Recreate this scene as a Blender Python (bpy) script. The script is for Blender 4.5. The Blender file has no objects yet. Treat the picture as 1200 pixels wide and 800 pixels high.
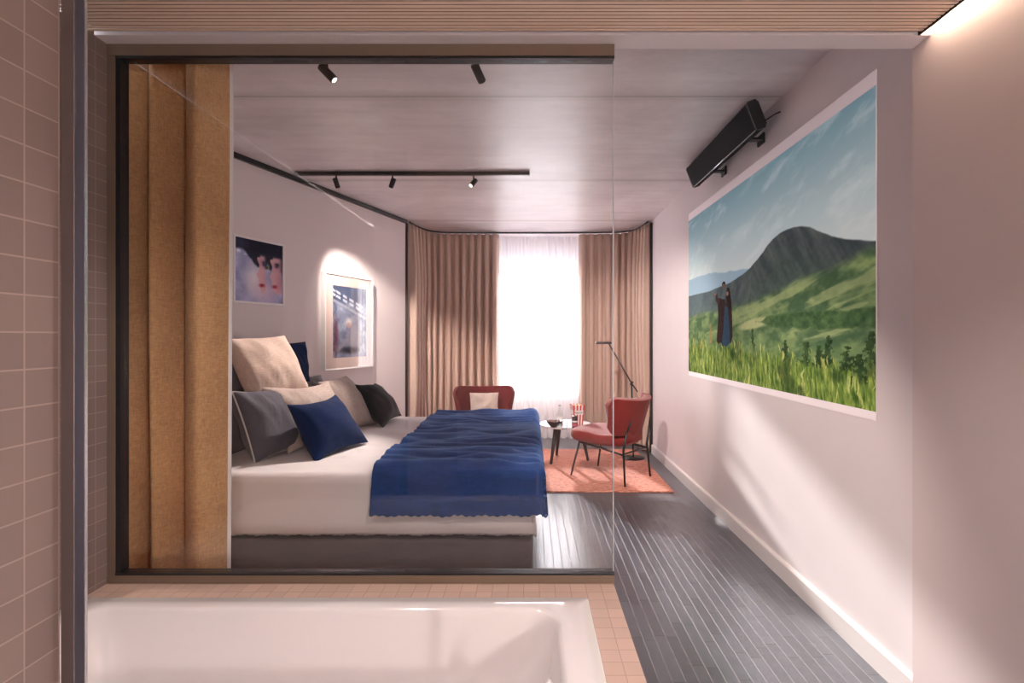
import bpy, bmesh, math, random
import numpy as np
from mathutils import Vector, Matrix, noise
random.seed(7)
S = bpy.context.scene
C = S.collection
PI = math.pi
VX, VY, F, CZ = 622.0, 394.0, 600.0, 1.3

def P(px, py, d):
    return Vector(((px - VX) / F * d, d, CZ + (VY - py) / F * d))

# ------------------------------------------------------------------ materials
def nt(name):
    m = bpy.data.materials.new(name); m.use_nodes = True
    n = m.node_tree.nodes; l = m.node_tree.links
    return m, n, l, n['Principled BSDF'], n['Material Output']

def math_node(n, l, op, a, b=None, c=None):
    q = n.new('ShaderNodeMath'); q.operation = op
    for i, v in enumerate((a, b, c)):
        if v is None: continue
        if isinstance(v, (int, float)): q.inputs[i].default_value = v
        else: l.new(v, q.inputs[i])
    return q.outputs[0]

def mixc(n, l, fac, a, b):
    q = n.new('ShaderNodeMix'); q.data_type = 'RGBA'
    if isinstance(fac, (int, float)): q.inputs[0].default_value = fac
    else: l.new(fac, q.inputs[0])
    for i, v in ((6, a), (7, b)):
        if isinstance(v, (tuple, list)): q.inputs[i].default_value = tuple(v[:3]) + (1,)
        else: l.new(v, q.inputs[i])
    return q.outputs[2]

def objco(n, l, scale=(1, 1, 1), kind='Object'):
    t = n.new('ShaderNodeTexCoord'); mp = n.new('ShaderNodeMapping')
    mp.inputs['Scale'].default_value = scale
    l.new(t.outputs[kind], mp.inputs['Vector'])
    return mp.outputs[0]

def noise_node(n, l, vec, scale, detail=3, rough=.5):
    q = n.new('ShaderNodeTexNoise'); q.inputs['Scale'].default_value = scale
    q.inputs['Detail'].default_value = detail; q.inputs['Roughness'].default_value = rough
    l.new(vec, q.inputs['Vector']); return q.outputs[0]

def bump(n, l, b, h, strength=.2, dist=.01):
    q = n.new('ShaderNodeBump'); q.inputs['Strength'].default_value = strength
    q.inputs['Distance'].default_value = dist
    l.new(h, q.inputs['Height']); l.new(q.outputs[0], b.inputs['Normal'])

def plain(name, col, rough=.5, metal=0.0, spec=.5, var=.06, nscale=20, bmp=0.0, coat=0.0, sheen=0.0):
    m, n, l, b, o = nt(name)
    co = objco(n, l)
    nz = noise_node(n, l, co, nscale)
    lo = tuple(max(0, c * (1 - var)) for c in col); hi = tuple(min(1, c * (1 + var)) for c in col)
    l.new(mixc(n, l, nz, lo, hi), b.inputs['Base Color'])
    b.inputs['Roughness'].default_value = rough
    b.inputs['Metallic'].default_value = metal
    b.inputs['Specular IOR Level'].default_value = spec
    b.inputs['Coat Weight'].default_value = coat
    b.inputs['Sheen Weight'].default_value = sheen
    if bmp: bump(n, l, b, nz, bmp)
    return m

def fabric(name, col, var=.18, weave=900, rough=.9, bmp=.25, sheen=.3, soft=8, transl=0.0, transp=0.0, tcol=None):
    m, n, l, b, o = nt(name)
    co = objco(n, l)
    w1 = noise_node(n, l, objco(n, l, (weave, weave, weave * .15)), 1, 2)
    w2 = noise_node(n, l, objco(n, l, (weave * .15, weave * .15, weave)), 1, 2)
    w = math_node(n, l, 'MULTIPLY', math_node(n, l, 'ADD', w1, w2), .5)
    big = noise_node(n, l, co, soft)
    f = math_node(n, l, 'ADD', math_node(n, l, 'MULTIPLY', w, .7), math_node(n, l, 'MULTIPLY', big, .3))
    r = n.new('ShaderNodeMapRange'); r.inputs[1].default_value = .3; r.inputs[2].default_value = .7
    l.new(f, r.inputs[0])
    lo = tuple(max(0, c * (1 - var)) for c in col); hi = tuple(min(1, c * (1 + var)) for c in col)
    cc = mixc(n, l, r.outputs[0], lo, hi)
    l.new(cc, b.inputs['Base Color'])
    b.inputs['Roughness'].default_value = rough
    b.inputs['Specular IOR Level'].default_value = .15
    b.inputs['Sheen Weight'].default_value = sheen
    cr = noise_node(n, l, objco(n, l, (1, 1, 2.2)), 16, 3, .6)
    bump(n, l, b, math_node(n, l, 'ADD', w, math_node(n, l, 'MULTIPLY', cr, 1.6)), bmp, .004)
    out = b.outputs[0]
    if transl > 0:
        t = n.new('ShaderNodeBsdfTranslucent'); t.inputs[0].default_value = tuple((tcol or col)) + (1,)
        mx = n.new('ShaderNodeMixShader'); mx.inputs[0].default_value = transl
        l.new(out, mx.inputs[1]); l.new(t.outputs[0], mx.inputs[2]); out = mx.outputs[0]
    if transp > 0:
        t = n.new('ShaderNodeBsdfTransparent')
        mx = n.new('ShaderNodeMixShader'); mx.inputs[0].default_value = transp
        l.new(out, mx.inputs[1]); l.new(t.outputs[0], mx.inputs[2]); out = mx.outputs[0]
    l.new(out, o.inputs['Surface'])
    return m

def emis(name, col, st):
    m, n, l, b, o = nt(name)
    b.inputs['Base Color'].default_value = (0, 0, 0, 1)
    b.inputs['Emission Color'].default_value = tuple(col) + (1,)
    b.inputs['Emission Strength'].default_value = st
    return m

def attr_mat(name, rough=.7, spec=.3, glow=0):
    m, n, l, b, o = nt(name)
    a = n.new('ShaderNodeAttribute'); a.attribute_name = 'paint'
    l.new(a.outputs['Color'], b.inputs['Base Color'])
    b.inputs['Roughness'].default_value = rough
    b.inputs['Specular IOR Level'].default_value = spec
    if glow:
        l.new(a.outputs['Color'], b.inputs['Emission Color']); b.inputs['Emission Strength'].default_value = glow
    return m

def glass_mat(name, tint=(1, 1, 1), ior=1.5, rough=0.0):
    m, n, l, b, o = nt(name)
    n.remove(b)
    t = n.new('ShaderNodeBsdfTransparent'); t.inputs[0].default_value = tuple(tint) + (1,)
    g = n.new('ShaderNodeBsdfGlossy'); g.inputs['Roughness'].default_value = rough
    geo = n.new('ShaderNodeNewGeometry'); dt = n.new('ShaderNodeVectorMath'); dt.operation = 'DOT_PRODUCT'
    l.new(geo.outputs['Normal'], dt.inputs[0]); l.new(geo.outputs['Incoming'], dt.inputs[1])
    ca = math_node(n, l, 'SUBTRACT', 1.0, math_node(n, l, 'ABSOLUTE', dt.outputs['Value']))
    f0 = ((ior - 1) / (ior + 1)) ** 2
    fre = math_node(n, l, 'ADD', f0, math_node(n, l, 'MULTIPLY', math_node(n, l, 'POWER', ca, 5.0), 1 - f0))
    mx = n.new('ShaderNodeMixShader')
    l.new(fre, mx.inputs[0]); l.new(t.outputs[0], mx.inputs[1]); l.new(g.outputs[0], mx.inputs[2])
    l.new(mx.outputs[0], o.inputs['Surface'])
    return m

def tile_mat(name, axes, size, off, tilec, groutc, rough=.45, gw=.045):
    m, n, l, b, o = nt(name)
    t = n.new('ShaderNodeTexCoord'); sp = n.new('ShaderNodeSeparateXYZ'); l.new(t.outputs['Object'], sp.inputs[0])
    masks = []; ids = []
    for ax, of in zip(axes, off):
        c = math_node(n, l, 'DIVIDE', math_node(n, l, 'SUBTRACT', sp.outputs[ax], of), size)
        fr = math_node(n, l, 'FRACT', c); ids.append(math_node(n, l, 'FLOOR', c))
        d = math_node(n, l, 'ABSOLUTE', math_node(n, l, 'SUBTRACT', fr, .5))
        masks.append(math_node(n, l, 'GREATER_THAN', d, .5 - gw / 2))
    mk = math_node(n, l, 'MAXIMUM', masks[0], masks[1])
    cb = n.new('ShaderNodeCombineXYZ'); l.new(ids[0], cb.inputs[0]); l.new(ids[1], cb.inputs[1])
    wn = n.new('ShaderNodeTexWhiteNoise'); l.new(cb.outputs[0], wn.inputs['Vector'])
    lo = tuple(c * .93 for c in tilec); hi = tuple(min(1, c * 1.06) for c in tilec)
    tc = mixc(n, l, wn.outputs['Value'], lo, hi)
    l.new(mixc(n, l, mk, tc, groutc), b.inputs['Base Color'])
    b.inputs['Roughness'].default_value = rough
    inv = math_node(n, l, 'SUBTRACT', 1.0, mk)
    bump(n, l, b, inv, .5, .001)
    return m

M = {}
M['plaster'] = plain('plaster', (.79, .725, .735), .62, spec=.35, var=.025, nscale=6, bmp=.02)
M['plaster_bath'] = plain('bath_plaster', (.72, .625, .615), .7, spec=.3, var=.03, nscale=3, bmp=.02)
M['plaster_left'] = plain('left_plaster', (.75, .68, .68), .75, spec=.25, var=.02, nscale=5, bmp=.02)
M['white_trim'] = plain('white_trim', (.80, .75, .74), .35, var=.02)
M['black_metal'] = plain('black_metal', (.012, .012, .014), .4, var=.2)
M['black_satin'] = plain('black_satin', (.02, .021, .024), .3, var=.2)
M['bronze'] = plain('bronze_frame', (.20, .15, .11), .45, metal=.3, var=.06)
M['steel_post'] = plain('post_metal', (.17, .14, .135), .38, metal=.55, var=.05)
M['steel_blue'] = plain('post_metal_blue', (.13, .14, .18), .3, metal=.6, var=.05)
M['steel_edge'] = plain('post_edge', (.6, .6, .62), .25, metal=.8, var=.03)
M['heater'] = plain('heater_face', (.010, .011, .014), .7, spec=.1, var=.1)
M['chrome'] = plain('chrome', (.85, .85, .86), .08, metal=1.0, var=.01)
M['tub'] = plain('tub_enamel', (.80, .765, .765), .12, spec=.6, var=.01, coat=.5)
M['white_paper'] = plain('white_frame', (.82, .80, .80), .4, var=.02)
M['wood_mat'] = plain('cream_mat', (.78, .62, .56), .7, var=.03)
M['linen_white'] = fabric('white_linen', (.80, .76, .77), .04, 500, bmp=.12, sheen=.1, soft=5)
M['navy'] = fabric('navy_wool', (.014, .052, .200), .3, 160, bmp=.3, sheen=.08, soft=14)
_n = M['navy'].node_tree.nodes['Principled BSDF']; _n.inputs['Sheen Weight'].default_value = .5; _n.inputs['Sheen Tint'].default_value = (.25, .5, 1, 1)
M['navy_c'] = fabric('navy_velvet', (.006, .020, .080), .25, 500, bmp=.3, sheen=.06, soft=10)
M['charcoal'] = fabric('charcoal_linen', (.10, .096, .12), .3, 500, bmp=.3, sheen=.2)
M['black_cush'] = fabric('near_black_linen', (.022, .025, .028), .25, 500, bmp=.3, sheen=.15)
M['beige'] = fabric('beige_linen', (.62, .48, .41), .2, 200, bmp=.3, sheen=.15)
M['beige2'] = fabric('greige_linen', (.47, .385, .35), .25, 200, bmp=.3, sheen=.15)
M['heather'] = fabric('heather_grey', (.22, .21, .22), .35, 300, bmp=.3, sheen=.1)
M['piping'] = fabric('cream_piping', (.6, .57, .54), .1, 500, bmp=.2)
M['base_fab'] = fabric('bed_base_fabric', (.15, .13, .135), .2, 500, bmp=.2, sheen=.1)
M['rust'] = fabric('rust_wool', (.21, .024, .021), .2, 500, bmp=.3, sheen=.2)
M['maroon'] = fabric('maroon_wool', (.125, .018, .020), .2, 500, bmp=.3, sheen=.2)
M['drape'] = fabric('drape_fabric', (.66, .50, .42), .08, 350, bmp=.25, sheen=.1, soft=3, transl=.05, tcol=(.55, .36, .26))
M['drape_near'] = fabric('near_drape_linen', (.82, .45, .225), .5, 260, bmp=.5, sheen=.1, soft=3, transl=.30, tcol=(.62, .30, .10))
M['lining'] = fabric('curtain_lining', (.8, .77, .76), .05, 300, bmp=.1)
M['sheer'] = fabric('sheer_voile', (.86, .84, .85), .03, 500, bmp=.05, sheen=0, transl=.42, transp=.22, tcol=(.9, .88, .9))
M['glass'] = glass_mat('partition_glass', (.985, .985, .985))
M['glass_s'] = glass_mat('drinking_glass', (.93, .95, .95), 1.5)
M['glass_p'] = glass_mat('picture_glass', (1, 1, 1), 1.75)
M['glass_edge'] = plain('glass_edge', (.55, .56, .58), .3, var=.02)
M['ceramic_black'] = plain('black_ceramic', (.015, .015, .017), .25, var=.1)
M['table_top'] = plain('pale_table_top', (.70, .72, .72), .15, spec=.6, var=.03)
M['popcorn'] = plain('popcorn', (.85, .72, .5), .8, var=.2, nscale=60, bmp=.4)
M['red'] = plain('red_card', (.55, .03, .03), .5, var=.03)
M['white_card'] = plain('white_card', (.82, .8, .78), .5, var=.02)
M['dark_card'] = plain('dark_card', (.03, .02, .025), .4, var=.1)
M['pinkish'] = plain('pink_card', (.6, .15, .2), .5, var=.1)
M['projection_glow'] = attr_mat('projected_photo', .8, .05, .38)  # the projector's light is put into the image as its own glow
M['print'] = attr_mat('printed_photo', .8, .05)
M['spill_border'] = plain('projector_spill', (.88, .80, .82), .5, var=.01)
_b = M['spill_border'].node_tree.nodes['Principled BSDF']; _b.inputs['Emission Color'].default_value = (1, .84, .87, 1); _b.inputs['Emission Strength'].default_value = .10  # projector spill on the wall, put in as pale colour and faint glow
M['led'] = emis('led_diffuser', (1.0, .78, .60), 14.0)
M['lens'] = emis('spot_lens', (1.0, .82, .66), 3.0)
M['lens_dim'] = emis('fill_downlight_lens', (1.0, .85, .72), .8)
M['grey_render'] = plain('exterior_render', (.5, .5, .5), .8)
M['water'] = plain('bottle_label', (.12, .12, .13), .5)

# concrete ceiling
def concrete():
    m, n, l, b, o = nt('board_concrete')
    t = n.new('ShaderNodeTexCoord'); sp = n.new('ShaderNodeSeparateXYZ'); l.new(t.outputs['Object'], sp.inputs[0])
    streak = noise_node(n, l, objco(n, l, (.9, 9, 1)), 1.6, 6, .62)
    cloud = noise_node(n, l, objco(n, l, (.9, 1.5, 1)), 1.7, 7, .68)
    speck = noise_node(n, l, objco(n, l, (3, 9, 1)), 1.6, 8, .7)
    sr = n.new('ShaderNodeMapRange'); sr.inputs[1].default_value = .64; sr.inputs[2].default_value = .74
    l.new(speck, sr.inputs[0])
    mixv = math_node(n, l, 'ADD', math_node(n, l, 'MULTIPLY', streak, .25), math_node(n, l, 'MULTIPLY', cloud, .75))
    r = n.new('ShaderNodeMapRange'); r.inputs[1].default_value = .36; r.inputs[2].default_value = .64
    l.new(mixv, r.inputs[0])
    base = mixc(n, l, r.outputs[0], (.62, .56, .57), (.84, .785, .80))
    base = mixc(n, l, math_node(n, l, 'MULTIPLY', sr.outputs[0], .35), base, (.25, .22, .21))
    # sheet joints every 1.49 m from y 2.776
    c = math_node(n, l, 'FRACT', math_node(n, l, 'DIVIDE', math_node(n, l, 'SUBTRACT', sp.outputs[1], 2.776 - .745), 1.49))
    d = math_node(n, l, 'ABSOLUTE', math_node(n, l, 'SUBTRACT', c, .5))
    jt = math_node(n, l, 'LESS_THAN', d, .003)
    soft = n.new('ShaderNodeMapRange'); soft.inputs[1].default_value = .05; soft.inputs[2].default_value = 0.0
    l.new(d, soft.inputs[0])
    base = mixc(n, l, math_node(n, l, 'MULTIPLY', soft.outputs[0], .35), base, (.28, .23, .21))
    base = mixc(n, l, math_node(n, l, 'MULTIPLY', jt, .6), base, (.16, .14, .13))
    l.new(base, b.inputs['Base Color'])
    rr = n.new('ShaderNodeMapRange'); rr.inputs[3].default_value = .32; rr.inputs[4].default_value = .50
    l.new(cloud, rr.inputs[0]); l.new(rr.outputs[0], b.inputs['Roughness'])
    b.inputs['Specular IOR Level'].default_value = .7
    bump(n, l, b, speck, .08, .005)
    return m
M['concrete'] = concrete()

def floor_mat():
    m, n, l, b, o = nt('dark_strip_tiles')
    t = n.new('ShaderNodeTexCoord'); sp = n.new('ShaderNodeSeparateXYZ'); l.new(t.outputs['Object'], sp.inputs[0])
    cx = math_node(n, l, 'DIVIDE', math_node(n, l, 'ADD', sp.outputs[0], 10.02), .0505)
    ix = math_node(n, l, 'FLOOR', cx)
    dx = math_node(n, l, 'ABSOLUTE', math_node(n, l, 'SUBTRACT', math_node(n, l, 'FRACT', cx), .5))
    gx = math_node(n, l, 'GREATER_THAN', dx, .47)
    wn = n.new('ShaderNodeTexWhiteNoise'); wn.noise_dimensions = '1D'; l.new(ix, wn.inputs['W'])
    cy = math_node(n, l, 'ADD', math_node(n, l, 'DIVIDE', sp.outputs[1], .30), wn.outputs['Value'])
    iy = math_node(n, l, 'FLOOR', cy)
    dy = math_node(n, l, 'ABSOLUTE', math_node(n, l, 'SUBTRACT', math_node(n, l, 'FRACT', cy), .5))
    gy = math_node(n, l, 'GREATER_THAN', dy, .494)
    cb = n.new('ShaderNodeCombineXYZ'); l.new(ix, cb.inputs[0]); l.new(iy, cb.inputs[1])
    w2 = n.new('ShaderNodeTexWhiteNoise'); l.new(cb.outputs[0], w2.inputs['Vector'])
    tc = mixc(n, l, w2.outputs['Value'], (.046, .052, .070), (.080, .090, .115))
    tc = mixc(n, l, gy, tc, (.008, .008, .01))
    col = mixc(n, l, gx, tc, (.22, .215, .23))
    l.new(col, b.inputs['Base Color'])
    ridge = n.new('ShaderNodeTexWave'); ridge.wave_type = 'BANDS'; ridge.bands_direction = 'Y'
    ridge.inputs['Scale'].default_value = 26; ridge.inputs['Distortion'].default_value = 2.5; ridge.inputs['Detail'].default_value = 2
    l.new(t.outputs['Object'], ridge.inputs['Vector'])
    rr = mixc(n, l, gx, (.28, .28, .28), (.7, .7, .7))
    l.new(rr, b.inputs['Roughness'])
    b.inputs['IOR'].default_value = 2.4
    h = math_node(n, l, 'SUBTRACT', math_node(n, l, 'MULTIPLY', ridge.outputs['Fac'], .08), gx)
    bump(n, l, b, h, .35, .0015)
    return m
M['floor'] = floor_mat()

def rug_mat():
    m, n, l, b, o = nt('coral_woven_rug')
    a = noise_node(n, l, objco(n, l, (28, 110, 28)), 1, 3, .75)
    c = noise_node(n, l, objco(n, l), 6, 4, .6)
    r = n.new('ShaderNodeMapRange'); r.inputs[1].default_value = .38; r.inputs[2].default_value = .62; l.new(a, r.inputs[0])
    base = mixc(n, l, r.outputs[0], (.28, .06, .04), (.78, .33, .23))
    base = mixc(n, l, math_node(n, l, 'MULTIPLY', c, .45), base, (.70, .36, .28))
    l.new(base, b.inputs['Base Color']); b.inputs['Roughness'].default_value = .95
    bump(n, l, b, a, .6, .006)
    return m
M['rug'] = rug_mat()

def slat_mat():
    m, n, l, b, o = nt('pale_timber')
    g = noise_node(n, l, objco(n, l, (1.2, 14, 14)), 1.5, 3, .5)
    l.new(mixc(n, l, g, (.80, .57, .43), (.97, .77, .62)), b.inputs['Base Color'])
    b.inputs['Roughness'].default_value = .5
    return m
M['timber'] = slat_mat()
M['dark_back'] = plain('dark_backing', (.03, .018, .013), .8)

TS = .0527
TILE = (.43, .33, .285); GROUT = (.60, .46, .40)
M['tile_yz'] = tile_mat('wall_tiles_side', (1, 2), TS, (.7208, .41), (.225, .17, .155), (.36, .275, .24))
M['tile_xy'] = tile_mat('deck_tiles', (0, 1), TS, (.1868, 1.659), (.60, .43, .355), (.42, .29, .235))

# ------------------------------------------------------------------ mesh helpers
def link(name, me, mat=None, parent=None, smooth=True):
    o = bpy.data.objects.new(name, me); C.objects.link(o)
    if mat is not None: me.materials.append(mat)
    if parent is not None: o.parent = parent
    if smooth:
        me.polygons.foreach_set('use_smooth', [True] * len(me.polygons))
    return o

def fin(name, bm, mat=None, parent=None, smooth=False, loc=None, rot=None):
    bmesh.ops.recalc_face_normals(bm, faces=bm.faces)
    me = bpy.data.meshes.new(name); bm.to_mesh(me); bm.free()
    o = link(name, me, mat, parent, smooth)
    if loc is not None: o.location = loc
    if rot is not None: o.rotation_euler = rot
    return o

def bx(bm, x0, x1, y0, y1, z0, z1, bev=0):
    r = bmesh.ops.create_cube(bm, size=1)
    vs = r['verts']
    for v in vs:
        v.co = Vector(((x0 + x1) / 2 + v.co.x * (x1 - x0), (y0 + y1) / 2 + v.co.y * (y1 - y0), (z0 + z1) / 2 + v.co.z * (z1 - z0)))
    if bev:
        es = list({e for v in vs for e in v.link_edges})
        bmesh.ops.bevel(bm, geom=es, offset=bev, segments=3, affect='EDGES', profile=.5)

def tube(bm, pts, r, seg=12, cap=True):
    pts = [Vector(p) for p in pts]
    rs = r if isinstance(r, (list, tuple)) else [r] * len(pts)
    rings = []
    up = Vector((0, 0, 1))
    prev = None
    for i, p in enumerate(pts):
        d = (pts[min(i + 1, len(pts) - 1)] - pts[max(i - 1, 0)]).normalized()
        if prev is None:
            a = d.cross(up)
            if a.length < 1e-3: a = d.cross(Vector((1, 0, 0)))
            a.normalize()
        else:
            a = (prev - d * prev.dot(d)).normalized()
        prev = a
        b = d.cross(a)
        rings.append([bm.verts.new(p + (a * math.cos(t) + b * math.sin(t)) * rs[i]) for t in [2 * PI * k / seg for k in range(seg)]])
    for i in range(len(rings) - 1):
        for k in range(seg):
            bm.faces.new((rings[i][k], rings[i][(k + 1) % seg], rings[i + 1][(k + 1) % seg], rings[i + 1][k]))
    if cap:
        bm.faces.new(rings[0]); bm.faces.new(rings[-1][::-1])

def lathe(bm, prof, seg=32, c=(0, 0, 0), close=False):
    rings = []
    for r, z in prof:
        rings.append([bm.verts.new((c[0] + r * math.cos(2 * PI * k / seg), c[1] + r * math.sin(2 * PI * k / seg), c[2] + z)) for k in range(seg)] if r > 1e-6 else [bm.verts.new((c[0], c[1], c[2] + z))])
    for a, b in zip(rings, rings[1:]):
        for k in range(seg):
            k2 = (k + 1) % seg
            if len(a) == 1: bm.faces.new((a[0], b[k], b[k2]))
            elif len(b) == 1: bm.faces.new((a[k], a[k2], b[0]))
            else: bm.faces.new((a[k], a[k2], b[k2], b[k]))

def tag(o, label=None, cat=None, group=None, kind=None):
    if label: o['label'] = label
    if cat: o['category'] = cat
    if group: o['group'] = group
    if kind: o['kind'] = kind
    return o

def thing(name, label, cat, loc=(0, 0, 0), rotz=0, group=None):
    o = bpy.data.objects.new(name, None); C.objects.link(o)
    o.empty_display_size = .1
    o.location = loc; o.rotation_euler = (0, 0, rotz)
    return tag(o, label, cat, group)

def box_obj(name, mat, x0, x1, y0, y1, z0, z1, parent=None, bev=0, smooth=False):
    bm = bmesh.new(); bx(bm, x0, x1, y0, y1, z0, z1, bev)
    return fin(name, bm, mat, parent, smooth)

def struct(name, mat, x0, x1, y0, y1, z0, z1, label, bev=0):
    o = box_obj(name, mat, x0, x1, y0, y1, z0, z1, None, bev)
    return tag(o, label, None, None, 'structure')

def sheet(name, fn, nu, nv, mat, parent=None, thick=0.0):
    vs = []; fs = []
    for j in range(nv + 1):
        for i in range(nu + 1):
            vs.append(tuple(fn(i / nu, j / nv)))
    for j in range(nv):
        for i in range(nu):
            a = j * (nu + 1) + i
            fs.append((a, a + 1, a + nu + 2, a + nu + 1))
    me = bpy.data.meshes.new(name); me.from_pydata(vs, [], fs)
    o = link(name, me, mat, parent)
    if thick:
        md = o.modifiers.new('thick', 'SOLIDIFY'); md.thickness = thick; md.offset = 0
    return o

XR = 1.36; XB = 1.342; HC = 2.6; HB = 2.31; XL = -1.464; YG = 1.767
def wall_left_x(y): return -1.404 - .3324 * (5.73 - y)

# ------------------------------------------------------------------ room shell
struct('floor', M['floor'], -3.4, 1.6, -1.4, 7.0, -.12, 0, 'dark blue-grey strip tiled floor with pale grout')
struct('ceiling', M['concrete'], -3.4, 1.6, 1.8, 7.0, HC, HC + .15, 'board marked raw concrete bedroom ceiling')
struct('wall_right', M['plaster'], XR, XR + .2, 1.8, 7.0, 0, HC, 'pale plaster bedroom wall carrying the projected landscape')
struct('wall_right_bathroom', M['plaster_bath'], XB, XR + .2, -1.4, 1.8, 0, HC, 'warm lit plaster wall at the right edge of bathroom')
# angled left wall
bm = bmesh.new()
y0, y1 = 1.5, 5.73
q = [(wall_left_x(y0), y0), (wall_left_x(y1), y1), (wall_left_x(y1) - .2, y1 + .02), (wall_left_x(y0) - .2, y0)]
lo = [bm.verts.new((x, y, 0)) for x, y in q]; hi = [bm.verts.new((x, y, HC)) for x, y in q]
bm.faces.new(lo[::-1]); bm.faces.new(hi)
for i in range(4): bm.faces.new((lo[i], lo[(i + 1) % 4], hi[(i + 1) % 4], hi[i]))
tag(fin('wall_left', bm, M['plaster_left']), 'pale angled plaster wall with two framed pictures', kind='structure')
struct('wall_alcove_left', M['plaster'], -1.75, -1.55, 5.75, 6.9, 0, HC, 'pale return wall behind the curtains on the left')
# back wall with a window opening
WX0, WX1, WZ0, WZ1 = -.66, .86, .62, 2.26
bm = bmesh.new()
bx(bm, -1.75, WX0, 6.75, 6.95, 0, HC); bx(bm, WX1, 1.6, 6.75, 6.95, 0, HC)
bx(bm, WX0, WX1, 6.75, 6.95, 0, WZ0); bx(bm, WX0, WX1, 6.75, 6.95, WZ1, HC)
tag(fin('wall_back', bm, M['plaster']), 'pale back wall around the window behind the sheer', kind='structure')
bm = bmesh.new()
for x0, x1, z0, z1 in ((WX0, WX0 + .05, WZ0, WZ1), (WX1 - .05, WX1, WZ0, WZ1), (WX0, WX1, WZ0, WZ0 + .05), (WX0, WX1, WZ1 - .05, WZ1)):
    bx(bm, x0, x1, 6.82, 6.87, z0, z1, .004)
w = fin('window_1', bm, M['white_trim']); tag(w, 'wide bedroom window glowing behind the sheer curtain', kind='structure')
box_obj('pane', M['glass'], WX0 + .05, WX1 - .05, 6.84, 6.85, WZ0 + .05, WZ1 - .05, w)
box_obj('window_sill', M['white_trim'], WX0 - .03, WX1 + .03, 6.66, 6.78, WZ0 - .03, WZ0 - .005, w, .004)

# bathroom walls
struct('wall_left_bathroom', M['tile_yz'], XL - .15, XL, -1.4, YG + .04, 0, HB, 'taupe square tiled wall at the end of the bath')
struct('wall_left_partition', M['plaster_left'], -3.3, XL - .15, YG, YG + .1, 0, HC, 'plaster partition left of the glass')
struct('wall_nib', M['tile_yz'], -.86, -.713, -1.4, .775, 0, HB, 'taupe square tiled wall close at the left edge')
struct('wall_rear', M['plaster_bath'], -1.6, 1.6, -1.5, -1.4, 0, HC, 'plaster wall at the rear of the bathroom')
# beam between bathroom and bedroom
struct('trim_beam', M['plaster'], XL, XB + .05, 1.717, 1.80, HB, HC + .1, 'white painted beam above the glass partition')
# slatted timber ceiling: slats run along x
bm = bmesh.new()
y = 1.700; k = 0
while y > -1.0:
    bx(bm, XL + .001, 1.298, y - .0106, y, HB + .003, HB + .0055); y -= .0172; k += 1
tag(fin('ceiling_slatted', bm, M['timber']), 'pale timber slatted bathroom ceiling', kind='structure')
struct('ceiling_backing', M['dark_back'], XL, 1.298, -1.4, 1.716, HB + .026, HB + .04, 'dark backing board above the timber slats')
struct('ceiling_bathroom', M['plaster_bath'], XL, XR + .1, -1.4, 1.716, HC - .12, HC, 'plaster soffit above the slatted ceiling')
struct('trim_cove', M['dark_back'], 1.298, 1.304, -1.4, 1.716, HB - .002, HB + .05, 'dark edge trim of the slatted ceiling along the light cove')

# baseboard right
bm = bmesh.new()
prof = [(XR, 0), (XR - .018, 0), (XR - .018, .088), (XR - .012, .098), (XR, .100)]
a = [bm.verts.new((x, 1.8, z)) for x, z in prof]; b_ = [bm.verts.new((x, 5.70, z)) for x, z in prof]
bm.faces.new(a); bm.faces.new(b_[::-1])
for i in range(5): bm.faces.new((a[i], a[(i + 1) % 5], b_[(i + 1) % 5], b_[i]))
tag(fin('baseboard_right', bm, M['white_trim']), 'white painted baseboard along the right wall', kind='structure')

# black shadow-gap trim along the left wall top, and uprights at the alcove
d = Vector((wall_left_x(5.73) - wall_left_x(1.85), 5.73 - 1.85, 0)); L = d.length
bm = bmesh.new(); bx(bm, 0, L, -.026, .0, HC - .038, HC - .001)
o = fin('trim_1', bm, M['black_metal'], loc=(wall_left_x(1.85) + .0, 1.85, 0), rot=(0, 0, math.atan2(d.y, d.x)))
tag(o, 'black ceiling trim along the angled left wall', kind='structure')
struct('trim_2', M['black_metal'], wall_left_x(5.73) - .005, wall_left_x(5.73) + .022, 5.735, 5.765, 0, HC - .001, 'black upright trim where the left wall meets the curtains')
struct('trim_3', M['black_metal'], XR - .028, XR - .001, 5.71, 5.74, 0, HC - .03, 'black upright trim where the right wall meets the curtains')

# ------------------------------------------------------------------ glass partition
gp = thing('glass_partition', 'frameless edged glass partition in a bronze and black channel frame above the bath', 'glass partition', (0, YG, .446))
def lb(name, mat, x0, x1, y0, y1, z0, z1, parent, bev=0):
    lx, ly, lz = parent.matrix_basis.translation
    return box_obj(name, mat, x0 - lx, x1 - lx, y0 - ly, y1 - ly, z0 - lz, z1 - lz, parent, bev)
GX = .289; DZ = .446
fr = lb('top_channel', M['bronze'], XL, GX, YG, YG + .045, HB - .0405, HB - .001, gp, .001)
lb('top_gasket', M['black_metal'], XL + .028, GX, YG + .001, YG + .04, HB - .050, HB - .0415, gp)
lb('bottom_channel', M['bronze'], XL, GX, YG, YG + .045, DZ + .0005, DZ + .028, gp, .001)
lb('bottom_gasket', M['black_metal'], XL + .028, GX, YG + .001, YG + .04, DZ + .0285, DZ + .036, gp)
lb('side_channel', M['bronze'], XL + .0005, XL + .029, YG + .0005, YG + .0445, DZ + .029, HB - .042, gp, .001)
lb('side_gasket', M['black_metal'], XL + .030, XL + .046, YG + .001, YG + .04, DZ + .0365, HB - .0505, gp)
lb('pane', M['glass'], XL + .047, GX - .003, YG + .016, YG + .026, DZ + .037, HB - .051, gp)
lb('polished_edge', M['glass_edge'], GX - .0028, GX, YG + .016, YG + .026, DZ + .037, HB - .051, gp)

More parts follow.
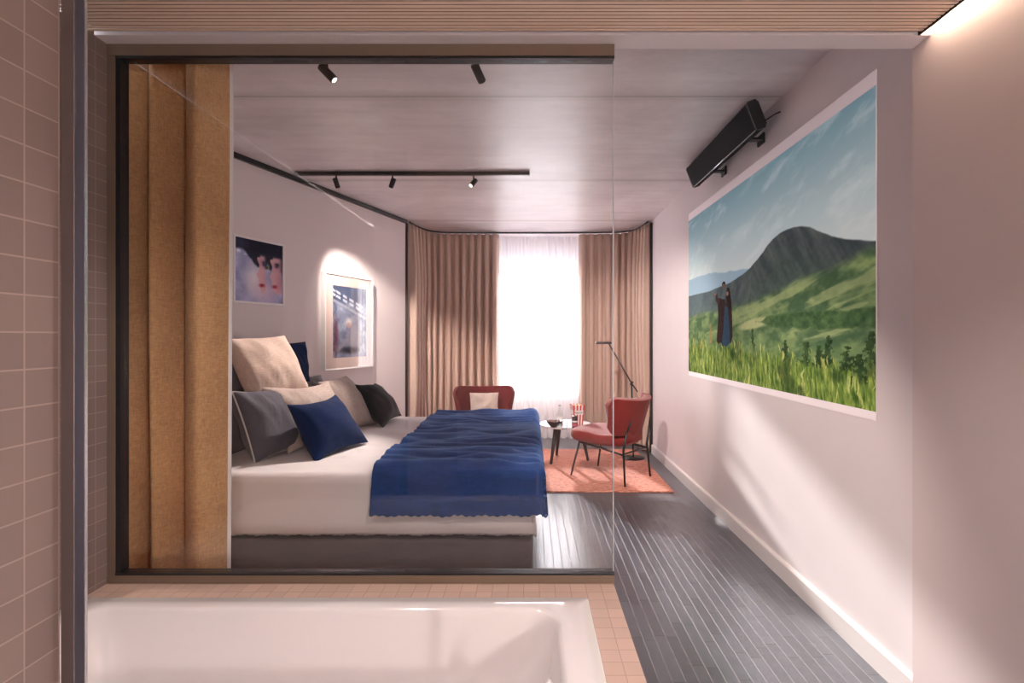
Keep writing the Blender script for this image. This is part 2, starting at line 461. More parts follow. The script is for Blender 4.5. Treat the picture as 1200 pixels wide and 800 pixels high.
# metal post at the end of the near tiled wall
po = thing('metal_post', 'tall grey metal channel post capping the near tiled wall', 'post', (-.72, .79, 0))
lb('outer_channel', M['steel_post'], -.7125, -.6925, .776, .780, 0, HB, po, .0008)
lb('edge_strip', M['steel_edge'], -.6922, -.6910, .7755, .780, 0, HB, po)
lb('inner_channel', M['steel_blue'], -.6908, -.6765, .776, .780, 0, HB, po, .0008)
lb('corner_bead', M['steel_edge'], -.6763, -.6752, .7755, .780, 0, HB, po)

# ------------------------------------------------------------------ bath and tiled deck
TX0, TX1, TY0, TY1 = -1.455, .1865, .88, 1.658
# tiled deck: a plinth with a hole for the tub
bm = bmesh.new()
o_ = [(-1.4639, .83), (GX - .003, .83), (GX - .003, YG + .04), (-1.4639, YG + .04)]
i_ = [(TX0 + .03, TY0 + .03), (TX1 - .03, TY0 + .03), (TX1 - .03, TY1 - .03), (TX0 + .03, TY1 - .03)]
T1 = [bm.verts.new((x, y, DZ)) for x, y in o_]; T2 = [bm.verts.new((x, y, DZ)) for x, y in i_]
B1 = [bm.verts.new((x, y, 0.0)) for x, y in o_]; B2 = [bm.verts.new((x, y, 0.0)) for x, y in i_]
for i in range(4):
    j = (i + 1) % 4
    bm.faces.new((T1[i], T1[j], T2[j], T2[i])); bm.faces.new((B1[i], B1[j], T1[j], T1[i]))
    bm.faces.new((T2[i], T2[j], B2[j], B2[i])); bm.faces.new((B2[i], B2[j], B1[j], B1[i]))
tag(fin('tiled_deck', bm, M['tile_xy']), 'pink square tiled deck surrounding the white bathtub', 'bath surround')

def rrect(x0, x1, y0, y1, r, n=10):
    pts = []
    for cx, cy, a0 in ((x1 - r, y0 + r, -PI / 2), (x1 - r, y1 - r, 0), (x0 + r, y1 - r, PI / 2), (x0 + r, y0 + r, PI)):
        for k in range(n + 1):
            t = a0 + PI / 2 * k / n
            pts.append((cx + r * math.cos(t), cy + r * math.sin(t)))
    return pts
bm = bmesh.new()
lv = [  # inset left, right, front/back, corner radius, z
    (0, 0, 0, .012, -.004), (0, 0, 0, .012, .006), (.003, .003, .003, .012, .010),
    (.060, .095, .058, .085, .0105), (.068, .101, .066, .09, .008), (.073, .106, .071, .09, .001), (.077, .110, .075, .09, -.012),
    (.13, .135, .095, .10, -.16), (.19, .165, .115, .12, -.30), (.24, .20, .15, .14, -.345), (.30, .26, .20, .15, -.360)]
rings = []
for il, ir, ib, r, z in lv:
    rings.append([bm.verts.new((x, y, DZ + z)) for x, y in rrect(TX0 + il, TX1 - ir, TY0 + ib, TY1 - ib, r)])
for a, b_ in zip(rings, rings[1:]):
    n_ = len(a)
    for k in range(n_): bm.faces.new((a[k], a[(k + 1) % n_], b_[(k + 1) % n_], b_[k]))
bm.faces.new(rings[-1])
tub = fin('bathtub', bm, M['tub'], smooth=True)
tag(tub, 'white enamel bathtub set into the pink tiled deck', 'bathtub')
bm = bmesh.new(); lathe(bm, [(0, .004), (.02, .004), (.024, 0), (.024, -.003), (0, -.003)], 24, (-.55, 1.27, DZ - .358))
fin('drain', bm, M['chrome'], tub, True)
fa = thing('bath_faucet', 'small bright bath faucet tip rising at the lower edge by the tub rim', 'faucet', (.035, .965, DZ))
bm = bmesh.new(); tube(bm, [(0, -.07, 0.01), (0, -.07, .15), (0, -.06, .178), (0, -.03, .19), (0, .02, .185), (0, .035, .17)], .009, 14)
fin('spout', bm, M['tub'], fa, True)
bm = bmesh.new(); tube(bm, [(.05, -.07, .01), (.05, -.07, .05)], .016, 16); tube(bm, [(.05, -.07, .05), (.05, -.02, .085)], .005, 8)
fin('lever', bm, M['chrome'], fa, True)

# LED strip in the cove
ls = box_obj('led_strip', M['led'], 1.308, 1.320, -1.2, 1.70, HB + .045, HB + .052)
tag(ls, 'glowing warm light strip in the gap beside the timber ceiling', 'light strip')

# ------------------------------------------------------------------ drapes
def path_point(pts, s):
    seg = [(Vector(b) - Vector(a)).length for a, b in zip(pts, pts[1:])]
    tot = sum(seg); d = s * tot
    for i, L_ in enumerate(seg):
        if d <= L_ or i == len(seg) - 1:
            a, b = Vector(pts[i]), Vector(pts[i + 1]); t = d / L_
            return a.lerp(b, t), (b - a).normalized(), tot
        d -= L_
def smooth_path(pts, it=3):
    for _ in range(it):
        q = [pts[0]]
        for a, b in zip(pts, pts[1:]):
            q.append((a[0] * .75 + b[0] * .25, a[1] * .75 + b[1] * .25)); q.append((a[0] * .25 + b[0] * .75, a[1] * .25 + b[1] * .75))
        q.append(pts[-1]); pts = q
    return pts
def drape(name, pts, z0, z1, period, amp, mat, seed=0, nv=36, per=10, parent=None, thick=0.0, vary=.35):
    pts = smooth_path(pts)
    tot = path_point(pts, 1)[2]
    n = max(2, round(tot / period))
    rnd = random.Random(seed)
    ph = [rnd.uniform(-vary, vary) for _ in range(n + 3)]
    am = [rnd.uniform(1 - vary, 1 + vary) for _ in range(n + 3)]
    def f(u, v):
        p, d, _ = path_point(pts, u)
        nn = Vector((-d.y, d.x))
        k = u * n; i = int(k)
        fr_ = k - i
        a = am[i] * (1 - fr_) + am[min(i + 1, n + 1)] * fr_
        p_ = ph[i] * (1 - fr_) + ph[min(i + 1, n + 1)] * fr_
        fall = 1 - v
        wob = (.35 + .65 * min(1, fall * 4 + .25))
        w_ = 1 - 2 * abs(math.sin(PI * k + p_ * fall * .8)) ** .85
        off = w_ * amp * a * wob + noise.noise(Vector((u * 6 + seed, v * 2.2, seed))) * amp * .8 * fall
        sl = math.sin(4 * PI * k + p_ * 2) * amp * .22 + p_ * fall * period * .3
        return (p.x + nn.x * off + d.x * sl, p.y + nn.y * off + d.y * sl, z0 + (z1 - z0) * v + (0 if v > 0 else .004 * math.sin(k * 5)))
    return sheet(name, f, n * per, nv, mat, parent, thick)

c1 = drape('curtain', [(-1.365, 5.80), (-1.33, 6.05), (-1.22, 6.30), (-.95, 6.37), (-.40, 6.37)], .012, HC - .03, .098, .052, M['drape'], 3, thick=.003)
tag(c1, 'pleated beige floor length curtain left of the window', 'curtain', 'beige window curtains')
c2 = drape('curtain', [(.60, 6.37), (1.02, 6.37), (1.22, 6.28), (1.30, 6.05), (1.315, 5.79)], .012, HC - .03, .098, .052, M['drape'], 9, thick=.003)
tag(c2, 'pleated beige floor length curtain right of the window behind the lamp', 'curtain', 'beige window curtains')
c3 = drape('sheer_curtain', [(-.62, 6.50), (.80, 6.50)], .012, HC - .03, .085, .034, M['sheer'], 5)
tag(c3, 'translucent white sheer curtain across the bright window', 'curtain')
bm = bmesh.new(); pp = smooth_path([(-1.365, 5.77), (-1.33, 6.05), (-1.22, 6.30), (-.95, 6.37), (.95, 6.37), (1.22, 6.28), (1.30, 6.05), (1.315, 5.76)])
tube(bm, [(x, y, HC - .013) for x, y in pp], .010, 8)
tag(fin('curtain_rail', bm, M['black_metal'], smooth=True), 'black curved curtain rail on the concrete ceiling', 'curtain rail')

# near linen curtain behind the glass, big soft folds
folds = [(-1.85, .0), (-1.74, .05), (-1.66, -.03), (-1.56, .05), (-1.515, .085), (-1.47, .01), (-1.40, -.035), (-1.355, .015), (-1.325, .075),
         (-1.285, .02), (-1.235, -.035), (-1.20, .03), (-1.175, .06), (-1.13, -.01), (-1.06, -.045), (-1.03, -.015), (-1.015, .03)]
def cr(p0, p1, p2, p3, t):
    return .5 * ((2 * p1) + (-p0 + p2) * t + (2 * p0 - 5 * p1 + 4 * p2 - p3) * t * t + (-p0 + 3 * p1 - 3 * p2 + p3) * t ** 3)
def near_f(u, v):
    n = len(folds) - 1; k = u * n; i = min(int(k), n - 1); t = k - i
    g = lambda j: folds[max(0, min(n, j))]
    x = cr(g(i - 1)[0], g(i)[0], g(i + 1)[0], g(i + 2)[0], t)
    y = cr(g(i - 1)[1], g(i)[1], g(i + 1)[1], g(i + 2)[1], t)
    fall = 1 - v
    y = y * 1.7 * (1.15 - .35 * fall) + .02 * noise.noise(Vector((u * 5, v * 2.0, 4.2)))
    x += .018 * noise.noise(Vector((u * 3, v * 1.6, 1.2))) - .02 * fall * (1 - u) * .5
    x -= .195
    return (x, 1.99 + y, .012 + (HC - .03 - .012) * v)
nc = sheet('curtain', near_f, 160, 60, M['drape_near'], thick=.004)
tag(nc, 'ochre brown linen curtain hanging close behind the glass partition', 'curtain')
def lin_f(u, v):
    a = near_f(.995, v)
    return (a[0] + u * .010, a[1] + .012 * u, a[2])
sheet('lining', lin_f, 4, 60, M['lining'], nc, thick=.003)

# ------------------------------------------------------------------ painted pictures (colour grids)
def vnoise(x, y, seed=0, octv=4, rough=.5):
    out = 0; amp = 1; tot = 0
    for o_i in range(octv):
        rs = np.random.RandomState(seed + o_i * 17)
        T = rs.rand(64, 64)
        xi = np.floor(x).astype(int); yi = np.floor(y).astype(int)
        fx = x - xi; fy = y - yi; fx = fx * fx * (3 - 2 * fx); fy = fy * fy * (3 - 2 * fy)
        g = lambda a, b: T[a % 64, b % 64]
        out = out + amp * (g(xi, yi) * (1 - fx) * (1 - fy) + g(xi + 1, yi) * fx * (1 - fy) + g(xi, yi + 1) * (1 - fx) * fy + g(xi + 1, yi + 1) * fx * fy)
        tot += amp; amp *= rough; x = x * 2 + 3.1; y = y * 2 + 1.7
    return out / tot
def srgb(c):
    c = np.clip(np.asarray(c, dtype=float), 0, 255) / 255.0
    return np.where(c <= .04045, c / 12.92, ((c + .055) / 1.055) ** 2.4)
def paint_grid(name, O, Ux, Vx, nu, nv, colfn, mat, parent=None):
    """O origin (bottom-left), Ux Vx edge vectors; colfn(U,V) -> sRGB 0..255 array (...,3)"""
    us = np.linspace(0, 1, nu + 1); vs = np.linspace(0, 1, nv + 1)
    U, V = np.meshgrid(us, vs)
    O = np.array(O); Ux = np.array(Ux); Vx = np.array(Vx)
    co = O + U[..., None] * Ux + V[..., None] * Vx
    idx = np.arange((nu + 1) * (nv + 1)).reshape(nv + 1, nu + 1)
    fc = np.stack([idx[:-1, :-1], idx[:-1, 1:], idx[1:, 1:], idx[1:, :-1]], -1).reshape(-1, 4)
    me = bpy.data.meshes.new(name)
    me.vertices.add(co.size // 3); me.vertices.foreach_set('co', co.reshape(-1).astype(np.float32))
    me.loops.add(fc.size); me.loops.foreach_set('vertex_index', fc.reshape(-1).astype(np.int32))
    me.polygons.add(len(fc)); me.polygons.foreach_set('loop_start', np.arange(0, fc.size, 4, dtype=np.int32))
    try: me.polygons.foreach_set('loop_total', np.full(len(fc), 4, dtype=np.int32))
    except Exception: pass
    me.update(); me.validate()
    col = srgb(colfn(U, V)).reshape(-1, 3)
    at = me.color_attributes.new('paint', 'FLOAT_COLOR', 'POINT')
    at.data.foreach_set('color', np.concatenate([col, np.ones((len(col), 1))], 1).reshape(-1).astype(np.float32))
    return link(name, me, mat, parent, False)
def lerp(a, b, t): return a + (b - a) * t
def mixa(base, c, m):
    m = np.clip(m, 0, 1)[..., None]
    c = np.asarray(c, dtype=float)
    return base * (1 - m) + c * m
def sst(a, b, x):
    t = np.clip((x - a) / (b - a), 0, 1); return t * t * (3 - 2 * t)

# --- the projected landscape on the right wall
SY0, SY1, SZ0, SZ1 = 4.40, 2.012, 1.003, 2.288
def s_uv(px, py):
    yd = 1.358 * F / (px - VX)
    return (SY0 - yd) / (SY0 - SY1), (CZ + (VY - py) * yd / F - SZ0) / (SZ1 - SZ0)
def curve(pts):
    q = sorted(s_uv(*p) for p in pts)
    xs = [a for a, b in q]; ys = [b for a, b in q]
    return lambda u: np.interp(u, xs, ys)
def landscape(U, V):
    W = 1.86
    x = U * W; y = V
    n1 = vnoise(x * 3, y * 7, 1, 5); n2 = vnoise(x * 40, y * 60, 2, 3); n3 = vnoise(x * 14, y * 26, 3, 4)
    # sky
    top = np.array([118, 150, 162.]); mid = np.array([176, 194, 197.]); low = np.array([222, 224, 220.])
    t = np.clip((V - .42) / .58, 0, 1)[..., None]
    col = np.where(t < .5, lerp(low, mid, t * 2), lerp(mid, top, (t - .5) * 2))
    col = mixa(col, (196, 208, 208), sst(.55, .75, vnoise(x * 2 + y * 3, y * 9 - x * 2, 8, 5)) * .45)
    col = mixa(col, (222, 226, 226), sst(.52, .80, vnoise(x * 3 + y * 6, y * 13 - x * 5, 31, 6, .6)) * .38)
    # far blue hills
    far = curve([(807, 328), (831, 320), (850, 319), (878, 314), (910, 330), (1027, 340)])(U) + (n3 - .5) * .012
    col = mixa(col, (140, 168, 186), sst(-.004, .004, far - V) * .85)
    # mountain
    mt = curve([(807, 347), (832, 341), (856, 331), (870, 322), (880, 313), (887, 305), (894, 296), (900, 287), (906, 280), (914, 273), (922, 269), (931, 266), (941, 264.7), (950, 266), (956, 269), (965, 273), (975, 276.6), (988, 279.5), (1000, 281), (1013, 282), (1028, 282)])(U) + (n3 - .5) * .006
    inm = sst(-.003, .003, mt - V)
    ridge = vnoise(x * 18 + V * 14 * np.sign(U - .52), y * 7 + x * 3, 11, 5, .6)
    mcol = lerp(np.array([58, 66, 70.]), np.array([92, 98, 96.]), np.clip((ridge - .3) * 2.2, 0, 1)[..., None])
    dep = np.clip((mt - V) / .35, 0, 1)[..., None]
    mcol = lerp(mcol, np.array([78, 98, 84.]), dep * .8)
    col = col * (1 - inm[..., None]) + mcol * inm[..., None]
    # haze at left foot
    col = mixa(col, (112, 134, 138), inm * np.clip(1 - U / .55, 0, 1) * .5)
    # green slopes
    gs = curve([(807, 371), (835, 366), (862, 362), (885, 354), (909, 344), (930, 333), (956, 320), (985, 307), (1027, 288)])(U) + (n1 - .5) * .05
    ing = sst(-.02, .02, gs - V)
    gcol = lerp(np.array([72, 96, 66.]), np.array([132, 150, 98.]), np.clip((n3 - .35) * 2.4, 0, 1)[..., None])
    col = col * (1 - ing[..., None]) + gcol * ing[..., None]
    band = vnoise(x * 2.5, y * 26 - x * 5, 21, 4)
    col = mixa(col, (158, 168, 116), ing * sst(.55, .68, band) * .7)
    col = mixa(col, (66, 92, 62), ing * sst(.56, .7, vnoise(x * 4, y * 22 - x * 3, 22, 4)) * .6)
    # pale field wedge
    pc = s_uv(884, 379)
    col = mixa(col, (168, 172, 122), ing * sst(1, .5, np.hypot((U - pc[0]) / .13, (V - pc[1] - (U - pc[0]) * .16) / .032)))
    # dark plantation
    ft = curve([(885, 377), (900, 370), (930, 364), (970, 361), (1027, 358)])(U); fb = curve([(885, 378), (905, 384), (940, 388), (1027, 386)])(U)
    fm = sst(0, .012, ft + (n3 - .5) * .03 - V) * sst(0, .012, V - fb + (n3 - .5) * .03) * (U > s_uv(885, 380)[0])
    col = mixa(col, lerp(np.array([44, 70, 44.]), np.array([84, 110, 66.]), n2[..., None]), fm * .9)
    # lower scrub
    sb = curve([(807, 384), (862, 390), (930, 396), (1027, 398)])(U)
    sm = sst(0, .03, sb + (n3 - .5) * .04 - V)
    col = mixa(col, lerp(np.array([70, 98, 62.]), np.array([120, 140, 90.]), np.clip(n3 * 1.6 - .3, 0, 1)[..., None]), sm * .75)
    # grass
    bl = vnoise(x * 130 + 6 * n3, y * 14, 41, 2); bl2 = vnoise(x * 90 + y * 14, y * 22, 42, 4, .65)
    gt = curve([(807, 401), (840, 405), (862, 406), (894, 411), (930, 418), (970, 424), (1000, 430), (1027, 436)])(U) + (bl - .5) * .11
    gm = sst(-.01, .012, gt - V)
    gr = lerp(np.array([56, 84, 34.]), np.array([156, 172, 82.]), np.clip((bl2 - .25) * 1.8, 0, 1)[..., None])
    gr = mixa(gr, (204, 202, 124), sst(.60, .8, bl) * .7)
    gr = mixa(gr, (174, 150, 84), sst(.6, .75, vnoise(x * 18, y * 10, 44, 3)) * sst(.05, .2, V) * .5)
    gr = mixa(gr, (44, 62, 30), sst(.6, .75, vnoise(x * 12, y * 8, 45, 4)) * .6)
    col = col * (1 - gm[..., None]) + gr * gm[..., None]
    # little dark conifers
    for px, top_, w_, bot in ((882, 385, .016, 410), (921, 398, .02, 422), (945, 400, .03, 428), (972, 393, .022, 432), (960, 404, .03, 430), (993, 405, .035, 440), (1022, 388, .03, 440), (818, 389, .007, 402), (826, 391, .007, 402), (1008, 415, .03, 450)):
        cu, tv = s_uv(px, top_); bv = s_uv(px, bot)[1]
        h = np.clip((tv - V) / (tv - bv), 0, 1)
        ww = w_ * (.25 + .75 * h) * (h > 0) * np.clip(-.9 + 3.4 * vnoise(y * 70, x * 44, 60, 4, .7), 0, 1.5)
        mk = (np.abs(U - cu) < ww) & (V < tv) & (V > bv + .09 * (bl - .3))
        col = mixa(col, lerp(np.array([24, 42, 26.]), np.array([74, 96, 46.]), (n2 ** 1.5)[..., None]), mk * .85)
    cu, tv = s_uv(833, 376); bv = s_uv(833, 402)[1]
    mk = (np.abs(U - cu) < .012 * np.clip((tv - V) / (tv - bv), 0, 1)) & (V < tv) & (V > bv)
    col = mixa(col, (150, 112, 70), mk * .8)
    # the couple, standing in the grass
    def poly(pts, c, m=1.0):
        nonlocal col
        q = [s_uv(*p) for p in pts]; inside = np.zeros(U.shape, bool)
        for (ax, ay), (bx_, by) in zip(q, q[1:] + q[:1]):
            cond = ((ay > V) != (by > V)) & (U < (bx_ - ax) * (V - ay) / ((by - ay) + 1e-12) + ax)
            inside ^= cond
        col = mixa(col, c, inside * m)
    poly([(841, 352), (843, 349), (846, 350), (850, 351), (851, 372), (850, 404), (847, 406), (845, 401), (841, 403), (840, 398), (842, 372)], (48, 32, 30))
    poly([(838.6, 344), (840.4, 344.5), (842.5, 350), (844, 352), (842, 357), (838.8, 352)], (66, 42, 38))
    poly([(851, 345), (854, 344), (857.4, 352), (858.3, 375), (858.6, 394), (857, 402), (852, 401), (850, 372)], (58, 38, 36))
    poly([(849.5, 358), (853, 360), (855, 380), (856, 401), (852, 406), (846, 404), (848, 385)], (48, 70, 88))
    poly([(852, 337), (855, 337), (856.4, 346), (857.4, 362), (854, 362), (851.6, 345)], (38, 24, 22))
    for px, py, rx, ry, c in ((848.3, 333, 2.2, 3.2, (48, 32, 28)), (848.2, 335, 1.8, 2.6, (112, 78, 66)), (852.6, 344, 1.3, 2.6, (150, 106, 90)), (838.5, 345, 1.0, 1.3, (140, 100, 84))):
        cu, cv = s_uv(px, py); c2u = s_uv(px + rx, py)[0] - cu; c2v = cv - s_uv(px, py + ry)[1]
        col = mixa(col, c, (np.hypot((U - cu) / c2u, (V - cv) / c2v) < 1) * 1.0)
    col += (n2[..., None] - .5) * 14 * (ing + gm + inm)[..., None].clip(0, 1)
    return col * .93
SCR = thing('projected_picture', 'large projected landscape of a couple in grass below a mountain, on the right wall', 'projected picture', (XR - .001, (SY0 + SY1) / 2, SZ0))
def relm(o):  # keep world coords under an unrotated root
    o.location = -o.parent.location
    return o
# border strips: projector spill light built as pale glowing panels
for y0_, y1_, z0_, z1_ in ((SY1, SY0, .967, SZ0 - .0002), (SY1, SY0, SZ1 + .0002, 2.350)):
    relm(box_obj('spill_border', M['spill_border'], XR - .003, XR - .0008, y0_, y1_, z0_, z1_, SCR))
relm(paint_grid('landscape', (XR - .0035, SY0, SZ0), (0, SY1 - SY0, 0), (0, 0, SZ1 - SZ0), 620, 330, landscape, M['projection_glow'], SCR))
relm(box_obj('backing', M['spill_border'], XR - .003, XR - .0006, SY1, SY0, SZ0, SZ1, SCR))

# --- framed pictures on the left wall
def wall_frame(y_near, y_far):
    a = Vector((wall_left_x(y_near), y_near, 0)); b = Vector((wall_left_x(y_far), y_far, 0))
    d = (b - a); L_ = d.length; d.normalize(); nrm = Vector((d.y, -d.x, 0))
    return a, d, nrm, L_
def face_pic(U, V):
    n = vnoise(U * 5, V * 5, 5, 4); n2 = vnoise(U * 60, V * 60, 6, 2)
    col = lerp(np.array([120, 128, 180.]), np.array([196, 198, 232.]), np.clip(n * 1.3 - .1, 0, 1)[..., None])
    g = lambda cx, cy, rx, ry: np.exp(-(((U - cx) / rx) ** 2 + ((V - cy) / ry) ** 2))
    col = mixa(col, (236, 232, 240), g(.38, .38, .2, .26) * 1.0)
    col = mixa(col, (226, 200, 214), g(.62, .2, .3, .2) * .8)
    hair = sst(.0, .06, V - (.80 - .28 * sst(.1, .55, U) + .10 * (n - .5)))
    col = mixa(col, (42, 44, 60), hair * .95)
    col = mixa(col, (70, 74, 104), g(.12, .93, .16, .08) * .6)
    for cx, s in ((.50, 0), (.78, 1)):
        pr = [( .0, .74), (-.045, .76), (-.06, .70), (-.01, .62), (-.035, .50), (-.075, .44), (-.03, .40), (-.02, .345), (-.005, .31), (-.005, .25), (.03, .18)]
        ys = [b for a, b in pr][::-1]; xs = [a for a, b in pr][::-1]
        edge = cx + np.interp(V, ys, xs)
        m_ = sst(-.006, .01, U - edge) * sst(.30 if s else .15, .10 if s else .07, U - cx) * sst(.80, .74, V) * sst(.12, .22, V)
        col = mixa(col, (226, 178, 186), m_ * .92)
        col = mixa(col, (190, 120, 132), m_ * g(cx + .18, .35, .09, .2) * .6)
        col = mixa(col, (40, 40, 62), g(cx + .10, .66, .055, .03) * 1.0 * m_)
        col = mixa(col, (44, 48, 90), g(cx + .09, .62, .04, .02) * .8)
        col = mixa(col, (160, 40, 60), g(cx + .045, .275, .055, .022) * 1.1)
        col = mixa(col, (120, 30, 50), g(cx + .05, .30, .05, .008) * .8)
    col = mixa(col, (90, 180, 220), g(.66, .62, .015, .03) * .9); col = mixa(col, (226, 190, 90), g(.69, .60, .01, .05) * .9)
    col = mixa(col, (246, 246, 255), g(.07, .79, .04, .03) * 1.2); col = mixa(col, (226, 226, 245), g(.2, .75, .03, .012))
    col = mixa(col, (40, 44, 58), sst(.0, .05, V - .80) * sst(.15, .4, U) * .9)
    return col + (n2[..., None] - .5) * 16
def street_pic(U, V):
    n = vnoise(U * 6, V * 9, 15, 4); n2 = vnoise(U * 40, V * 60, 16, 2)
    col = lerp(np.array([78, 92, 124.]), np.array([176, 188, 210.]), np.clip(n * 1.6 - .3, 0, 1)[..., None])
    col = mixa(col, (46, 66, 100), sst(.0, .1, V - .72) * .6)
    # slanting bright bars, like lit lettering on a canopy
    for off in (.86, .80):
        s = V + .24 * U
        col = mixa(col, (214, 222, 236), (np.abs(s - off - .08) < .018) * (vnoise(U * 26, V * 4, 17, 1) > .45) * .9)
    col = mixa(col, (190, 196, 210), (np.abs(V + .24 * U - .80) < .02) * .7)
    # seated figure in grey coat with pale hair
    g = lambda cx, cy, rx, ry: np.exp(-(((U - cx) / rx) ** 2 + ((V - cy) / ry) ** 2) ** 1.5)
    col = mixa(col, (158, 160, 176), g(.62, .28, .22, .26))
    col = mixa(col, (232, 228, 228), g(.45, .50, .10, .06)); col = mixa(col, (206, 160, 152), g(.46, .455, .06, .04))
    col = mixa(col, (36, 40, 56), g(.42, .10, .30, .05) * .9); col = mixa(col, (150, 146, 160), (np.abs(V - .04 - .5 * U) < .035) * (U < .5) * .8)
    col = mixa(col, (110, 60, 84), g(.09, .30, .07, .26) * .8)
    col = mixa(col, (34, 38, 60), (np.abs(U - .05 - .05 * np.sin(V * 30)) < .012) * .6)
    return col + (n2[..., None] - .5) * 26
def picture(name, label, yn, yf, z0, z1, matw, painter, fw, depth, nu, nv, framemat, glassy):
    a, d, nrm, L_ = wall_frame(yn, yf)
    r = thing(name, label, 'picture', (a.x, a.y, z0), math.atan2(d.y, d.x))
    H = z1 - z0
    # local x along wall, local -y out of the wall
    bm = bmesh.new()
    for x0, x1, zz0, zz1 in ((0, L_, 0, fw), (0, L_, H - fw, H), (0, fw, fw, H - fw), (L_ - fw, L_, fw, H - fw)):
        bx(bm, x0, x1, -depth, -.001, zz0, zz1, .001)
    fin('frame', bm, framemat, r)
    if matw:
        bm = bmesh.new()
        for x0, x1, zz0, zz1 in ((fw, L_ - fw, fw, fw + matw), (fw, L_ - fw, H - fw - matw, H - fw), (fw, fw + matw, fw + matw, H - fw - matw), (L_ - fw - matw, L_ - fw, fw + matw, H - fw - matw)):
            bx(bm, x0, x1, -depth + .006, -.003, zz0, zz1)
        fin('mount', bm, M['wood_mat'], r)
    i = fw + matw
    paint_grid('print', (i, -depth + .008, i), (L_ - 2 * i, 0, 0), (0, 0, H - 2 * i), nu, nv, painter, M['print'], r)
    box_obj('backing_board', M['white_paper'], i, L_ - i, -depth + .0095, -.002, i, H - i, r)
    if glassy:
        box_obj('glazing', M['glass_p'], fw, L_ - fw, -depth + .002, -depth + .004, fw, H - fw, r)
    return r
picture('framed_picture', 'small white framed print of two overlapping faces in lilac haze', 3.600, 4.040, 1.538, 2.022, 0, face_pic, .016, .030, 150, 150, M['white_paper'], False)
picture('framed_picture', 'tall white framed street photograph with cream mount reflecting the window', 4.457, 5.111, 1.0, 1.864, .095, street_pic, .012, .045, 120, 190, M['white_paper'], True)

# ------------------------------------------------------------------ bed
BX0, BX1, BY0, BY1, BT = -1.80, .012, 2.60, 4.50, .60
bed = thing('bed', 'wide low bed with dark grey fabric base, seen through the glass', 'bed', (-.9, 3.55, 0))
bm = bmesh.new(); bx(bm, BX0, BX1, BY0, BY1, .035, .272, .025); relm(fin('base', bm, M['base_fab'], bed, True))
bm = bmesh.new(); bx(bm, BX0 + .01, BX1 - .02, BY0 + .02, BY1 - .02, .275, BT - .02, .06); relm(fin('mattress', bm, M['linen_white'], bed, True))
bm = bmesh.new(); bx(bm, BX0 - .08, BX0 - .003, BY0, 4.0, .0, .95, .02); relm(fin('headboard', bm, M['base_fab'], bed, True))
for sx in (BX0 + .1, BX1 - .1):
    for sy in (BY0 + .1, BY1 - .1):
        bm = bmesh.new(); tube(bm, [(sx, sy, 0), (sx, sy, .04)], .03, 16); relm(fin('foot', bm, M['black_metal'], bed))

def fold(t, r):
    """arc-length t past the edge -> (outward, down) with rounded corner of radius r"""
    q = r * PI / 2
    if t <= 0: return t, 0.0
    if t < q: a = t / r; return r * math.sin(a), r * (1 - math.cos(a))
    return r, r + (t - q)
def cloth(name, x0, x1, hx0, hx1, y0, y1, hy0, hy1, z, r, nu, nv, mat, wr, flare=.02, hem=.0, puff=0, sd=0):
    """x0..x1,y0..y1 supporting flat; h* lengths hanging past each edge (0 = ends on top)"""
    A0, A1 = x0 - hx0, x1 + hx1; B0, B1 = y0 - hy0, y1 + hy1
    def f(u, v):
        a = lerp(A0, A1, u); b = lerp(B0, B1, v)
        if hx0 == 0: a += .022 * noise.noise(Vector((b * 2.1, sd, .3)))
        ox1, dx1 = fold(a - x1, r) if a > x1 else (a - x1, 0); 
        X = x1 + ox1 if a > x1 else a; dX = dx1 if a > x1 else 0
        if a < x0: o_, dd = fold(x0 - a, r); X = x0 - o_; dX = dd
        Y = b; dY = 0; sgn = 0
        if b < y0: o_, dd = fold(y0 - b, r); Y = y0 - o_; dY = dd; sgn = -1
        if b > y1: o_, dd = fold(b - y1, r); Y = y1 + o_; dY = dd; sgn = 1
        Z = z - max(dX, dY)
        both = min(dX, dY)
        if both > 0: X += both * .05; Y += sgn * both * .05
        hang = max(dX, dY)
        if dY > 0: Y += sgn * (hang * flare + hang * wr * 1.6 * noise.noise(Vector((a * 5, sd, hang * 1.5))))
        if dX > 0 and a > x1: X += hang * flare * .5 + hang * wr * 1.2 * noise.noise(Vector((b * 5, sd, 2)))
        topw = 1 - min(1, hang * 12)
        wz = wr * (.35 * noise.noise(Vector((a * 1.6, b * 7.5, sd))) + .22 * noise.noise(Vector((a * 5, b * 14 + 2 * noise.noise(Vector((a * 2, b * 2, 5))), sd + 3))))
        if puff:
            wz += puff * .5 * (.7 * noise.noise(Vector((a * 1.2 + .4, b * 3.2, sd + 9))) + .3)
            ridge = 1 - abs(noise.noise(Vector((a * 2.4, b * 8.5 + .8 * noise.noise(Vector((a * 3, b * 2, 7))), sd + 21)))) * 2.2
            wz += puff * .42 * max(0, ridge)
        Z += wz * (.25 + .75 * topw)
        if hang > .02: 
            if dY > 0: Y += sgn * wz * .4
        if hem and (v < .5 / nv or v > 1 - .5 / nv): Z += hem * math.sin(a * 160) + hem * math.sin(a * 47)
        return (X, Y, Z)
    return sheet(name, f, nu, nv, mat)
dv = cloth('duvet', BX0 + .02, BX1 - .045, 0, .26, BY0 + .035, BY1 - .035, .33, .28, BT + .0, .045, 150, 170, M['linen_white'], .012, flare=.008, hem=.0025, sd=1)
md = dv.modifiers.new('thick', 'SOLIDIFY'); md.thickness = .008; md.offset = -1
tag(dv, 'smooth white bed cover spread over the bed under the navy blanket', 'bed cover')
bl = cloth('blanket', -.80, BX1 - .0, 0, .255, BY0 + .03, BY1 - .02, .255, .22, BT + .024, .05, 150, 230, M['navy'], .022, flare=.03, hem=.003, puff=.055, sd=4)
